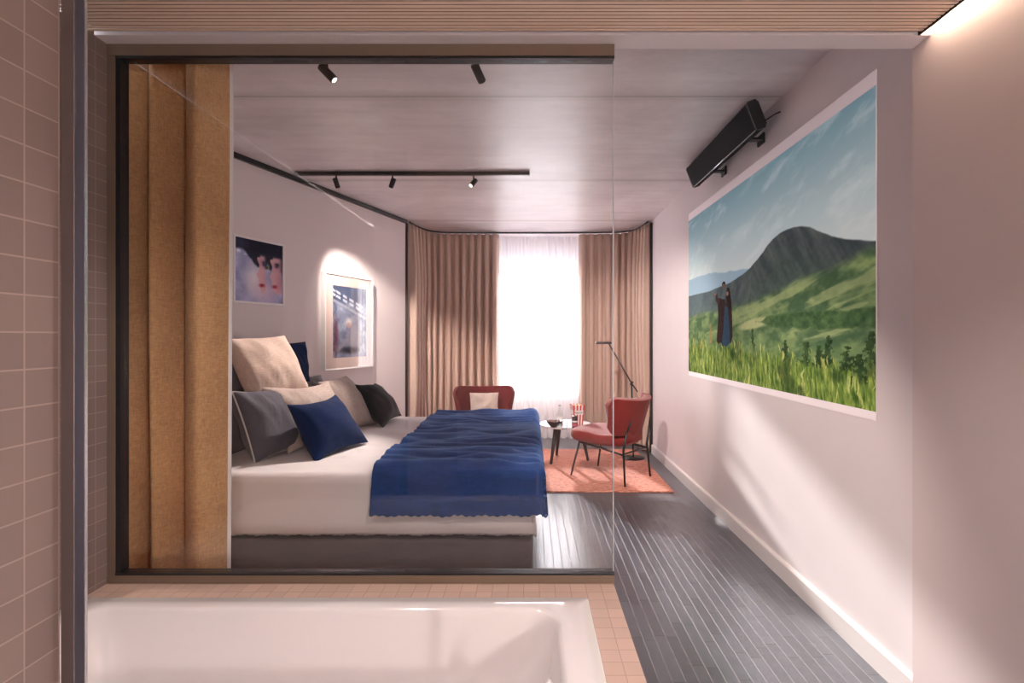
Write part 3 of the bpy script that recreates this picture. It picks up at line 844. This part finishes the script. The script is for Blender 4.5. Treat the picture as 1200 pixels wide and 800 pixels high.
md = bl.modifiers.new('thick', 'SOLIDIFY'); md.thickness = .012; md.offset = 1
tag(bl, 'navy blue wrinkled throw blanket folded across the foot of the bed', 'blanket')

# ------------------------------------------------------------------ pillows
def pillow(name, label, corners, T, mat, group=None, seed=0, pinch=.06, pipe=None, N=26, cat='pillow', wr=.022, sag=0, power=.40):
    c00, c10, c11, c01 = [Vector(c) for c in corners]
    cen = (c00 + c10 + c11 + c01) / 4
    nrm = ((c10 - c00).cross(c01 - c00) + (c11 - c01).cross(c11 - c10)).normalized()
    W = (c10 - c00).length; H = (c01 - c00).length
    def base(u, v):
        p = c00 * (1 - u) * (1 - v) + c10 * u * (1 - v) + c11 * u * v + c01 * (1 - u) * v
        ex = (c10 - c00 + c11 - c01).normalized(); ez = (c01 - c00 + c11 - c10).normalized()
        su = 4 * v * (1 - v); sv = 4 * u * (1 - u)
        p = p + ex * (pinch * W * su * (.5 - u) * 2 * abs(2 * u - 1) ** 1.5) + ez * (pinch * H * sv * (.5 - v) * 2 * abs(2 * v - 1) ** 1.5)
        p = p - ez * sag * sv * v
        return p
    verts = []; faces = []; ind = {}
    def prof(u, v):
        return (max(0, 16 * u * (1 - u) * v * (1 - v))) ** power
    for side in (1, -1):
        for j in range(N + 1):
            for i in range(N + 1):
                # denser sampling at the rim
                u = .5 - .5 * math.cos(PI * i / N); v = .5 - .5 * math.cos(PI * j / N)
                edge = i in (0, N) or j in (0, N)
                if edge and side == -1: ind[(side, i, j)] = ind[(1, i, j)]; continue
                t = prof(u, v)
                p = base(u, v)
                w_ = wr * noise.noise(Vector((u * 4 + seed, v * 4, seed * 1.7 + side))) + wr * .6 * noise.noise(Vector((u * 9 + v * 3, v * 3 + seed, side)))
                # creases that fan in from the corners
                p = p + nrm * side * (T / 2 * t + w_ * (t ** .7))
                ind[(side, i, j)] = len(verts); verts.append(p - cen)
    for side in (1, -1):
        for j in range(N):
            for i in range(N):
                q = [ind[(side, i, j)], ind[(side, i + 1, j)], ind[(side, i + 1, j + 1)], ind[(side, i, j + 1)]]
                faces.append(q if side == 1 else q[::-1])
    me = bpy.data.meshes.new(name); me.from_pydata([tuple(v) for v in verts], [], faces)
    o = link(name, me, mat); o.location = cen
    tag(o, label, cat, group)
    if pipe:
        ring = []
        K = 24
        for k in range(K): ring.append(base(k / K, 0))
        for k in range(K): ring.append(base(1, k / K))
        for k in range(K): ring.append(base(1 - k / K, 1))
        for k in range(K): ring.append(base(0, 1 - k / K))
        ring.append(ring[0])
        bm = bmesh.new(); tube(bm, [p - cen for p in ring], .0045, 8, False)
        fin('piping', bm, pipe, o, True)
    return o
Pn = 'pillows piled at the head of the bed'
B = BT + .012
def bedpt(px, py, z=B):  # pixel on the plane at height z
    d_ = (CZ - z) * F / (py - VY); return P(px, py, d_)
# back row
pillow('pillow', 'charcoal pillow at the far left, half hidden behind the curtain and beige pillow', [P(262, 470, 2.95), P(338, 470, 3.62), P(318, 418, 3.66), P(240, 405, 3.05)], .15, M['charcoal'], Pn, 1)
pillow('pillow', 'navy pillow standing at the very back against the wall, only its corner showing', [P(330, 447, 3.72), P(363, 447, 3.98), P(358, 400, 4.0), P(318, 402, 3.74)], .10, M['navy_c'], Pn, 2, pinch=.03)
pillow('pillow', 'heather grey pillow lying low behind the beige pillows near the picture', [P(340, 470, 3.9), P(392, 466, 4.25), P(376, 439, 4.28), P(336, 442, 3.95)], .10, M['heather'], Pn, 3)
pillow('pillow', 'large peach beige pillow standing highest of the pile', [P(294, 474, 3.02), P(362, 458, 3.40), P(333, 393, 3.45), P(262, 397, 3.00)], .20, M['beige'], Pn, 4, pinch=.035)
# front row
pillow('pillow', 'charcoal pillow with pale piping at the left front of the pile', [P(299, 543, 2.84), P(352, 522, 3.20), P(322, 455, 3.20), P(272, 459, 2.80)], .20, M['charcoal'], Pn, 5, pinch=.03, pipe=M['piping'])
pillow('pillow', 'wide greige linen pillow leaning behind the navy cushion', [P(338, 532, 3.05), P(409, 507, 3.55), P(384, 447, 3.60), P(301, 452, 3.05)], .20, M['beige2'], Pn, 6, pinch=.045, sag=.02)
pillow('pillow', 'greige linen pillow behind the black cushion at the far side of the bed', [P(392, 508, 3.65), P(442, 496, 4.12), P(405, 440, 4.1), P(372, 448, 3.68)], .20, M['beige2'], Pn, 7, pinch=.03)
pillow('cushion', 'navy blue scatter cushion lying in front of the pillow pile', [P(369, 545, 2.86), P(432, 518, 3.36), P(393, 462, 3.42), P(336, 474, 2.92)], .21, M['navy_c'], None, 8, pinch=.09, cat='cushion', wr=.016, power=.5)
pillow('cushion', 'near black scatter cushion at the far side of the bed', [P(449, 502, 3.93), P(471, 487, 4.36), P(439, 449, 4.40), P(416, 450, 3.97)], .19, M['black_cush'], None, 9, pinch=.07, cat='cushion', power=.5)

# ------------------------------------------------------------------ rug
bm = bmesh.new(); bx(bm, -1.0, 1.193, 4.565, 5.86, .0005, .014, .004)
# front edge is nearer than the bed's far side, so cut the rug beside the bed foot
bm.free()
bm = bmesh.new()
out = [(.20, 4.26), (1.193, 4.26), (1.193, 5.86), (-1.0, 5.86), (-1.0, 4.26)]
nx, ny = 60, 40
bx(bm, -1.0, 1.193, 4.26, 5.86, .0005, .013, .004)
rug = fin('rug', bm, M['rug'])
tag(rug, 'coral woven rug under the armchairs and round table', 'rug')
RT = .0135

# ------------------------------------------------------------------ armchairs
def soft_block(name, fn, nu, nv, mat, parent, closed_thick):
    o = sheet(name, fn, nu, nv, mat, parent)
    md = o.modifiers.new('t', 'SOLIDIFY'); md.thickness = closed_thick; md.offset = 0
    bv = o.modifiers.new('b', 'BEVEL'); bv.width = min(.018, closed_thick * .45); bv.segments = 4; bv.limit_method = 'ANGLE'; bv.angle_limit = math.radians(50)
    return o
def armchair(label, loc, rot, mat, group):
    r = thing('armchair', label, 'armchair', loc, rot, group)
    # seat: local +y is forward
    bm = bmesh.new()
    def outline(s):
        pts = []
        K = 44
        for k in range(K):
            t = 2 * PI * k / K
            c, s_ = math.cos(t), math.sin(t)
            ex = 3.6
            rr = (abs(c) ** ex + abs(s_) ** ex) ** (-1 / ex)
            x = rr * c; y = rr * s_
            w = .275 + .035 * y
            pts.append((x * w * s, .035 + y * .285 * s))
        return pts
    lay = [(.80, -.045), (.93, -.040), (.985, -.020), (1.0, .0), (.99, .028), (.95, .045), (.86, .055), (.5, .062), (.0, .06)]
    rings = []
    for s, z in lay:
        if s == 0: continue
        rings.append([bm.verts.new((x, y, .365 + z + .05 * (y + .1) * (1 if y > 0 else .4) - .035 * math.exp(-((y) / .12) ** 2) * (1 - abs(x) / .3 if z > .03 else 0))) for x, y in outline(s)])
    for a, b_ in zip(rings, rings[1:]):
        for k in range(44): bm.faces.new((a[k], a[(k + 1) % 44], b_[(k + 1) % 44], b_[k]))
    bm.faces.new(rings[0]); bm.faces.new(rings[-1])
    fin('seat', bm, mat, r, True)
    # curved backrest
    def back(u, v):
        s = 2 * u - 1                       # -1..1 across
        wid = .265 + .055 * v
        rnd = 1.0
        x = s * wid
        lean = -.235 - .10 * v
        y = lean + .17 * abs(s) ** 2.2 * (.55 + .45 * v)
        ztop = .735 + .030 * abs(s) ** 2 
        zbot = .425 + .012 * abs(s) ** 3
        # rounded corners
        cr_ = max(0, (abs(s) - .80) / .20)
        ztop -= .075 * cr_ ** 3; zbot += .07 * cr_ ** 3
        return (x, y, lerp(zbot, ztop, v))
    soft_block('backrest', back, 30, 14, mat, r, .062)
    bm = bmesh.new(); bx(bm, -.13, .13, -.262, -.215, .345, .475, .012); fin('back_bracket', bm, mat, r, True)
    for s in (-1, 1):
        bm = bmesh.new(); tube(bm, [(s * .222, .287, 0), (s * .185, .215, .325)], [.0085, .0105], 10); fin('leg', bm, M['black_metal'], r, True)
        bm = bmesh.new(); tube(bm, [(s * .222, -.287, 0), (s * .205, -.262, .30), (s * .195, -.292, .47)], [.0085, .0105, .010], 10); fin('leg', bm, M['black_metal'], r, True)
        bm = bmesh.new(); tube(bm, [(s * .187, .215, .312), (s * .20, -.05, .288), (s * .207, -.262, .262)], .009, 10); fin('side_rail', bm, M['black_metal'], r, True)
        bm = bmesh.new(); tube(bm, [(s * .195, -.29, .455), (s * .165, -.318, .56)], [.010, .007], 10); fin('back_strut', bm, M['black_metal'], r, True)
    bm = bmesh.new(); tube(bm, [(-.187, .21, .318), (.187, .21, .318)], .008, 10)
    fin('crossbar', bm, M['black_metal'], r, True)
    bm = bmesh.new(); tube(bm, [(-.205, -.262, .27), (.205, -.262, .27)], .008, 10)
    fin('crossbar', bm, M['black_metal'], r, True)
    return r
fx, fy = -.75, .66
ch = armchair('rust red armchair turned away on the rug beside the floor lamp', (.7365, 4.735, RT), math.atan2(-fx, fy), M['rust'], 'armchairs on the rug')
ch2 = armchair('maroon armchair facing the camera behind the bed with a beige cushion', (-.475, 5.28, RT), PI + .12, M['maroon'], 'armchairs on the rug')
# beige cushion on the far chair
ch2b = Matrix.Translation(Vector((-.475, 5.28, RT))) @ Matrix.Rotation(PI + .12, 4, 'Z')
def c2(x, y, z): return ch2b @ Vector((x, y, z))
pillow('cushion', 'beige square cushion on the maroon armchair behind the bed', [c2(.15, -.075, .44), c2(-.15, -.075, .44), c2(-.155, -.17, .69), c2(.155, -.17, .69)], .09, M['beige2'], None, 12, pinch=.03, cat='cushion')

# ------------------------------------------------------------------ round table and what stands on it
TC = Vector((.36, 5.33, RT)); TT = .382
tb = thing('side_table', 'round pale topped table with black tapered legs between the armchairs', 'table', TC)
bm = bmesh.new(); lathe(bm, [(0, TT - .02), (.262, TT - .02), (.272, TT - .015), (.273, TT - .004), (.268, TT), (0, TT)], 56); fin('tabletop', bm, M['table_top'], tb, False)
for k, ang in enumerate((math.radians(228), math.radians(110), math.radians(-5))):
    c_, s_ = math.cos(ang), math.sin(ang)
    bm = bmesh.new(); tube(bm, [(c_ * .235, s_ * .235, 0), (c_ * .155, s_ * .155, TT - .021)], [.014, .024], 14)
    fin('leg', bm, M['black_metal'], tb, True)
TTW = RT + TT
def on_table(px, py): 
    d_ = (CZ - TTW) * F / (py - VY); p = P(px, py, d_); return Vector((p.x, p.y, TTW + .0005))
bp = on_table(649, 500.2)
bw = thing('bowl', 'small black bowl of snacks on the pale round table', 'bowl', bp)
bm = bmesh.new(); lathe(bm, [(0, 0), (.032, 0), (.034, .006), (.052, .022), (.072, .048), (.076, .062), (.072, .062), (.066, .048), (.045, .022), (.0, .014)], 36); fin('dish', bm, M['ceramic_black'], bw, True)
bm = bmesh.new()
rnd = random.Random(3)
for k in range(46):
    a = rnd.uniform(0, 2 * PI); q = .058 * math.sqrt(rnd.random())
    r_ = bmesh.ops.create_icosphere(bm, subdivisions=1, radius=rnd.uniform(.009, .013), matrix=Matrix.Translation((q * math.cos(a), q * math.sin(a), .046 + rnd.uniform(0, .016))))
sn = fin('snack_mix', bm, plain('snack_mix', (.20, .07, .05), .6, var=.5, nscale=60), bw, True); sn['kind'] = 'stuff'
bo = thing('water_bottle', 'small clear glass bottle standing behind the black bowl', 'bottle', on_table(656, 496.2))
bm = bmesh.new(); lathe(bm, [(0, 0), (.028, 0), (.031, .006), (.031, .085), (.027, .11), (.014, .145), (.012, .175), (.014, .178), (.014, .186)], 28); fin('body', bm, M['glass_s'], bo, True)
bm = bmesh.new(); lathe(bm, [(.0318, .03), (.0318, .075)], 28); fin('label_band', bm, M['white_card'], bo, True)
bm = bmesh.new(); lathe(bm, [(.0316, .004), (.0316, .029)], 28); fin('dark_band', bm, M['dark_card'], bo, True)
bm = bmesh.new(); lathe(bm, [(0, .200), (.0145, .199), (.0150, .180), (.0, .180)], 24); fin('cap', bm, M['chrome'], bo, True)
for px, py, lab in ((661.5, 503.2, 'short clear drinking glass nearest the front rim of the round table'), (667, 500.5, 'clear drinking glass beside the popcorn box on the round table')):
    gl = None
    bm = bmesh.new(); lathe(bm, [(0, 0), (.026, 0), (.030, .075), (.028, .075), (.0245, .006), (0, .006)], 28)
    g = fin('drinking_glass', bm, M['glass_s'], None, True, loc=on_table(px, py)); tag(g, lab, 'glass', 'drinking glasses on the round table')
# popcorn box: flared, striped, with a pale banner
pc = thing('popcorn_box', 'red and white striped popcorn box on the round table', 'popcorn box', on_table(676.5, 497.2), math.radians(12))
w0, w1, hh = .045, .062, .205
def ring_at(t):
    w = lerp(w0, w1, t); return [(-w, -w), (w, -w), (w, w), (-w, w)]
bm = bmesh.new(); bmr = bmesh.new()
def quad(bm_, side, s0, s1, t0, t1, off=0):
    def pt(s, t):
        c = ring_at(t); a = Vector(c[side]); b = Vector(c[(side + 1) % 4]); p = a.lerp(b, s)
        nrm_ = Vector(((b - a).y, -(b - a).x)).normalized(); p = p + nrm_ * off
        return (p.x, p.y, t * hh)
    bm_.faces.new([bm_.verts.new(pt(*q)) for q in ((s0, t0), (s1, t0), (s1, t1), (s0, t1))])
for side in range(4):
    for k in range(7):
        top_ = 1.0 - (.05 if k % 2 else 0)
        quad(bm if k % 2 else bmr, side, k / 7, (k + 1) / 7, 0, top_)
bm.faces.new([bm.verts.new((x, y, .0)) for x, y in ring_at(0)])
fin('carton', bm, M['white_card'], pc); fin('stripes', bmr, M['red'], pc)
bm = bmesh.new()
for side in (0, 3, 1): quad(bm, side, .08, .92, .52, .74, .0012)
fin('banner', bm, M['white_card'], pc)
tc = bpy.data.curves.new('wording', 'FONT'); tc.body = 'Popcorn'; tc.size = .030; tc.align_x = 'CENTER'; tc.extrude = .0003; tc.shear = .3
to = bpy.data.objects.new('wording', tc); C.objects.link(to); to.parent = pc; to.location = (0, -w0 - .014, hh * .59); to.rotation_euler = (PI / 2 - .083, 0, 0)
tc.materials.append(M['dark_card'])
bpy.context.view_layer.update()
wm = bpy.data.meshes.new_from_object(to.evaluated_get(bpy.context.evaluated_depsgraph_get()))
tm = bpy.data.objects.new('wording', wm); C.objects.link(tm); tm.parent = pc; tm.location = to.location; tm.rotation_euler = to.rotation_euler
bpy.data.objects.remove(to); tm.name = 'wording'
bm = bmesh.new(); rnd = random.Random(5)
for k in range(60):
    bmesh.ops.create_icosphere(bm, subdivisions=1, radius=rnd.uniform(.009, .014), matrix=Matrix.Translation((rnd.uniform(-.048, .048), rnd.uniform(-.048, .048), hh * .90 + rnd.uniform(-.012, .012))))
pk = fin('popcorn', bm, M['popcorn'], pc, True); pk['kind'] = 'stuff'
# dark snack canister in front of the popcorn box
cn = thing('snack_canister', 'dark canister with a pink band in front of the popcorn box', 'canister', on_table(673.5, 501.5))
bm = bmesh.new(); lathe(bm, [(0, 0), (.026, 0), (.027, .003), (.027, .112), (.024, .120), (0, .121)], 28); fin('can', bm, M['dark_card'], cn, True)
bm = bmesh.new(); lathe(bm, [(.0274, .02), (.0274, .05)], 28); fin('pink_band', bm, M['pinkish'], cn, True)
bm = bmesh.new(); lathe(bm, [(.0274, .06), (.0274, .075)], 28); fin('pale_band', bm, M['white_card'], cn, True)

# ------------------------------------------------------------------ floor lamp
lp = thing('floor_lamp', 'slender black floor lamp with angled arm behind the rust armchair', 'floor lamp', (1.085, 5.42, RT))
bm = bmesh.new(); lathe(bm, [(0, 0), (.118, 0), (.12, .004), (.118, .010), (0, .013)], 40); fin('base', bm, M['black_satin'], lp, True)
bm = bmesh.new(); tube(bm, [(0, 0, .012), (-.018, 0, .79)], .0085, 12); fin('pole', bm, M['black_satin'], lp, True)
hx, hz = -.265, 1.215
bm = bmesh.new(); tube(bm, [(.045, 0, .70), (-.018, 0, .79), (hx, -.02, hz)], .0075, 10); fin('arm', bm, M['black_satin'], lp, True)
bm = bmesh.new(); tube(bm, [(-.030, 0, .772), (-.006, 0, .808)], .012, 12); fin('joint', bm, M['black_satin'], lp, True)
bm = bmesh.new(); bx(bm, hx - .135, hx + .03, -.045, .005, hz - .010, hz + .014, .008)
hd = fin('lamp_head', bm, M['black_satin'], lp, True)

# ------------------------------------------------------------------ ceiling tracks and spotlights
def track(label, x0, x1, y):
    t = thing('ceiling_track', label, 'lighting track', ((x0 + x1) / 2, y, HC - .03), 0, 'black lighting tracks on the concrete ceiling')
    bm = bmesh.new(); h = (x1 - x0) / 2
    bx(bm, -h, h, -.017, .017, .002, .029, .002); fin('rail', bm, M['black_metal'], t)
    for s in (-h, h):
        bm = bmesh.new(); bx(bm, s - .004, s + .004, -.0175, .0175, .0, .0295, .001); fin('end_cap', bm, M['black_satin'], t)
    return t
track('black lighting track crossing the middle of the concrete ceiling', -1.86, -.012, 4.05)
track('black lighting track close behind the top of the glass frame', -1.50, -.010, 2.375)
def spot(label, x, y, aim, power, size=math.radians(50), length=.075, r=.0195, blend=.6, drop=.055, lit=True):
    base_ = Vector((x, y, HC - .029))
    t = thing('spotlight', label, 'spotlight', base_, 0, 'black cylinder spotlights on the tracks')
    d_ = Vector(aim).normalized()
    piv = Vector((0, 0, -drop))
    bm = bmesh.new(); tube(bm, [(0, 0, 0), (0, 0, -drop)], .006, 10); fin('stem', bm, M['black_metal'], t, True)
    bm = bmesh.new(); a = piv - d_ * length * .45; b_ = piv + d_ * length * .55
    tube(bm, [a, a + d_ * .002, b_ - d_ * .002, b_], [r * .9, r, r, r * .95], 24); fin('barrel', bm, M['black_satin'], t, True)
    bm = bmesh.new(); tube(bm, [b_ + d_ * .0002, b_ + d_ * .001], r * .72, 20); fin('lens', bm, M['lens'], t, False)
    ld = bpy.data.lights.new('spot_beam', 'SPOT'); ld.energy = power; ld.spot_size = size; ld.spot_blend = blend; ld.color = (1.0, .85, .76); ld.shadow_soft_size = .016
    lo_ = bpy.data.objects.new('spot_beam', ld); C.objects.link(lo_); lo_.parent = t
    lo_.location = b_ + d_ * .02; lo_.rotation_euler = d_.to_track_quat('-Z', 'Y').to_euler()
    return t
def spx(px, y): return (px - VX) / F * y
spot('black spotlight at the left of the middle track', spx(394, 4.05), 4.05, (.12, .80, -1), 190, math.radians(62))
spot('black spotlight at the middle of the middle track, lighting the tall picture', spx(460, 4.05), 4.05, (-.62, .72, -1.0), 22, math.radians(50), blend=1.0)
spot('black tilted spotlight near the right end of the middle track', spx(555, 4.05), 4.05, (-.5, -.5, -.75), 170)
spot('black tilted spotlight left on the track behind the glass frame', spx(383, 2.36), 2.36, (.62, .1, -.62), 130, length=.085)
spot('black tilted spotlight right on the track behind the glass frame', spx(560, 2.36), 2.36, (.40, .95, -.60), 260, math.radians(56), length=.085)

# ------------------------------------------------------------------ wall mounted black heater bar
ht = thing('heater_bar', 'long black bar heater bracketed under the ceiling above the projected picture', 'heater', (1.22, 3.31, 2.42))
ax = Vector((1.165, 2.562)); bx_ = Vector((1.222, 2.415))
fd = (bx_ - ax); fw_ = fd.length; fd.normalize(); nd = Vector((-fd.y, fd.x))       # nd points to the wall side
if nd.x < 0: nd = -nd
prof = []
for s, t_ in ((.01, 0), (fw_ - .01, 0), (fw_, .01), (fw_, .05), (fw_ - .02, .062), (.02, .062), (0, .05), (0, .01)):
    q = ax + fd * s + nd * t_; prof.append((q.x - 1.22, q.y - 2.42))
bm = bmesh.new(); n_ = len(prof)
a = [bm.verts.new((x, -.53, z)) for x, z in prof]; b_ = [bm.verts.new((x, .53, z)) for x, z in prof]
for i in range(n_): bm.faces.new((a[i], a[(i + 1) % n_], b_[(i + 1) % n_], b_[i]))
bm.faces.new(a); bm.faces.new(b_)
fin('housing', bm, M['heater'], ht)
for s in (-1, 1):
    bm = bmesh.new(); cx = sum(p[0] for p in prof) / n_; cz = sum(p[1] for p in prof) / n_
    pr2 = [(cx + (x - cx) * 1.03, cz + (z - cz) * 1.03) for x, z in prof]
    a = [bm.verts.new((x, s * .531, z)) for x, z in pr2]; b_ = [bm.verts.new((x, s * .545, z)) for x, z in pr2]
    for i in range(n_): bm.faces.new((a[i], a[(i + 1) % n_], b_[(i + 1) % n_], b_[i]))
    bm.faces.new(a); bm.faces.new(b_)
    fin('end_plate', bm, M['black_metal'], ht)
bm = bmesh.new(); q0 = bx_ + nd * -.001 - fd * .003
tube(bm, [(q0.x - 1.22, -.53, q0.y - 2.42), (q0.x - 1.22, .53, q0.y - 2.42)], .0035, 8); fin('bright_edge', bm, M['steel_edge'], ht, True)
for yy in (-.30, .28):
    bm = bmesh.new()
    bx(bm, .06, XR - 1.22 - .001, yy - .022, yy + .022, .03, .042, .001); bx(bm, XR - 1.22 - .012, XR - 1.22 - .001, yy - .04, yy + .04, .005, .065, .001)
    fin('bracket', bm, M['black_metal'], ht)
bm = bmesh.new(); tube(bm, [(.06, -.50, .06), (.11, -.52, .09), (XR - 1.22 - .004, -.53, .10)], .004, 8); fin('cable', bm, M['black_metal'], ht, True)

# ------------------------------------------------------------------ lights
def area(name, loc, rot, sx, sy, power, col, spread=None):
    ld = bpy.data.lights.new(name, 'AREA'); ld.shape = 'RECTANGLE'; ld.size = sx; ld.size_y = sy; ld.energy = power; ld.color = col
    if spread: ld.spread = spread
    o = bpy.data.objects.new(name, ld); C.objects.link(o); o.location = loc; o.rotation_euler = rot
    return o
# overcast sky light outside the window
area('sky_light', (.1, 7.6, 1.7), (-PI / 2, 0, 0), 3.2, 2.6, 125, (.94, .95, 1.0))
# low sun through the window
sd = bpy.data.lights.new('sun', 'SUN'); sd.energy = 26; sd.angle = math.radians(2.6); sd.color = (1, .95, .92)
so = bpy.data.objects.new('sun', sd); C.objects.link(so)
so.rotation_euler = Vector((.26, -1, -.36)).to_track_quat('-Z', 'Y').to_euler()
so.location = (0, 9, 4)
# the cove strip throws its light down the wall
area('cove_light', (1.323, .25, HB + .043), (0, math.radians(-2), 0), .02, 2.85, 10, (1.0, .74, .55))
# bathroom downlights added out of view as fill, recessed in the slatted ceiling
dl = 0
for x, y in ((.2, 1.05), (-.75, 1.15), (.7, -.1)):
    t = thing('fill_downlight', 'recessed round downlight added unseen in the timber ceiling', 'fill_downlight', (x, y, HB), 0, 'added bathroom fill downlights')
    bm = bmesh.new(); lathe(bm, [(.045, .0025), (.045, -.003), (.052, -.003), (.052, .0025)], 28); fin('rim', bm, M['white_trim'], t, True)
    bm = bmesh.new(); lathe(bm, [(0, -.001), (.044, -.001)], 28); fin('lens', bm, M['lens_dim'], t, False)
    ld = bpy.data.lights.new('fill_downlight_beam', 'SPOT'); ld.spot_size = math.radians(112); ld.spot_blend = .5; ld.shadow_soft_size = .035; ld.energy = 44; ld.color = (1.0, .88, .83)
    lo_ = bpy.data.objects.new('fill_downlight_beam', ld); C.objects.link(lo_); lo_.parent = t; lo_.location = (0, 0, -.006)

vl = thing('added_fill_lamp', 'tubular frosted fill lamp added unseen behind the camera in the bathroom', 'fill lamp', (1.08, -1.36, 1.05))  # lamp added out of view to brighten the bathroom
bm = bmesh.new(); tube(bm, [(0, 0, -.22), (0, 0, .22)], .035, 20); fin('tube_shade', bm, M['led'], vl, True)
bm = bmesh.new(); bx(bm, -.03, .03, -.039, -.034, -.1, .1, .001); fin('wall_plate', bm, M['chrome'], vl)
pl = bpy.data.lights.new('added_fill_lamp_light', 'POINT'); pl.energy = 72; pl.shadow_soft_size = .06; pl.color = (1.0, .89, .85)
plo = bpy.data.objects.new('added_fill_lamp_light', pl); C.objects.link(plo); plo.location = (1.08, -1.25, 1.05)
W = bpy.data.worlds.new('world'); S.world = W; W.use_nodes = True
bg = W.node_tree.nodes['Background']; bg.inputs[0].default_value = (.86, .90, 1.0, 1); bg.inputs[1].default_value = 2.0

# ------------------------------------------------------------------ camera
cd = bpy.data.cameras.new('camera'); cam = bpy.data.objects.new('camera', cd); C.objects.link(cam)
cam.location = (0, 0, CZ); cam.rotation_euler = (PI / 2, 0, 0)
cd.sensor_width = 36; cd.lens = 18; cd.clip_start = .02
cd.shift_x = -(VX - 600) / 1200; cd.shift_y = -(400 - VY) / 1200
S.camera = cam
S.view_settings.view_transform = 'Standard'; S.view_settings.look = 'None'
S.view_settings.exposure = 0.5; S.view_settings.gamma = 1.0; S.view_settings.use_curve_mapping = False
S.cycles.max_bounces = 10; S.cycles.diffuse_bounces = 6; S.cycles.glossy_bounces = 5; S.cycles.transparent_max_bounces = 16
S.cycles.sample_clamp_indirect = 6; S.cycles.caustics_reflective = False
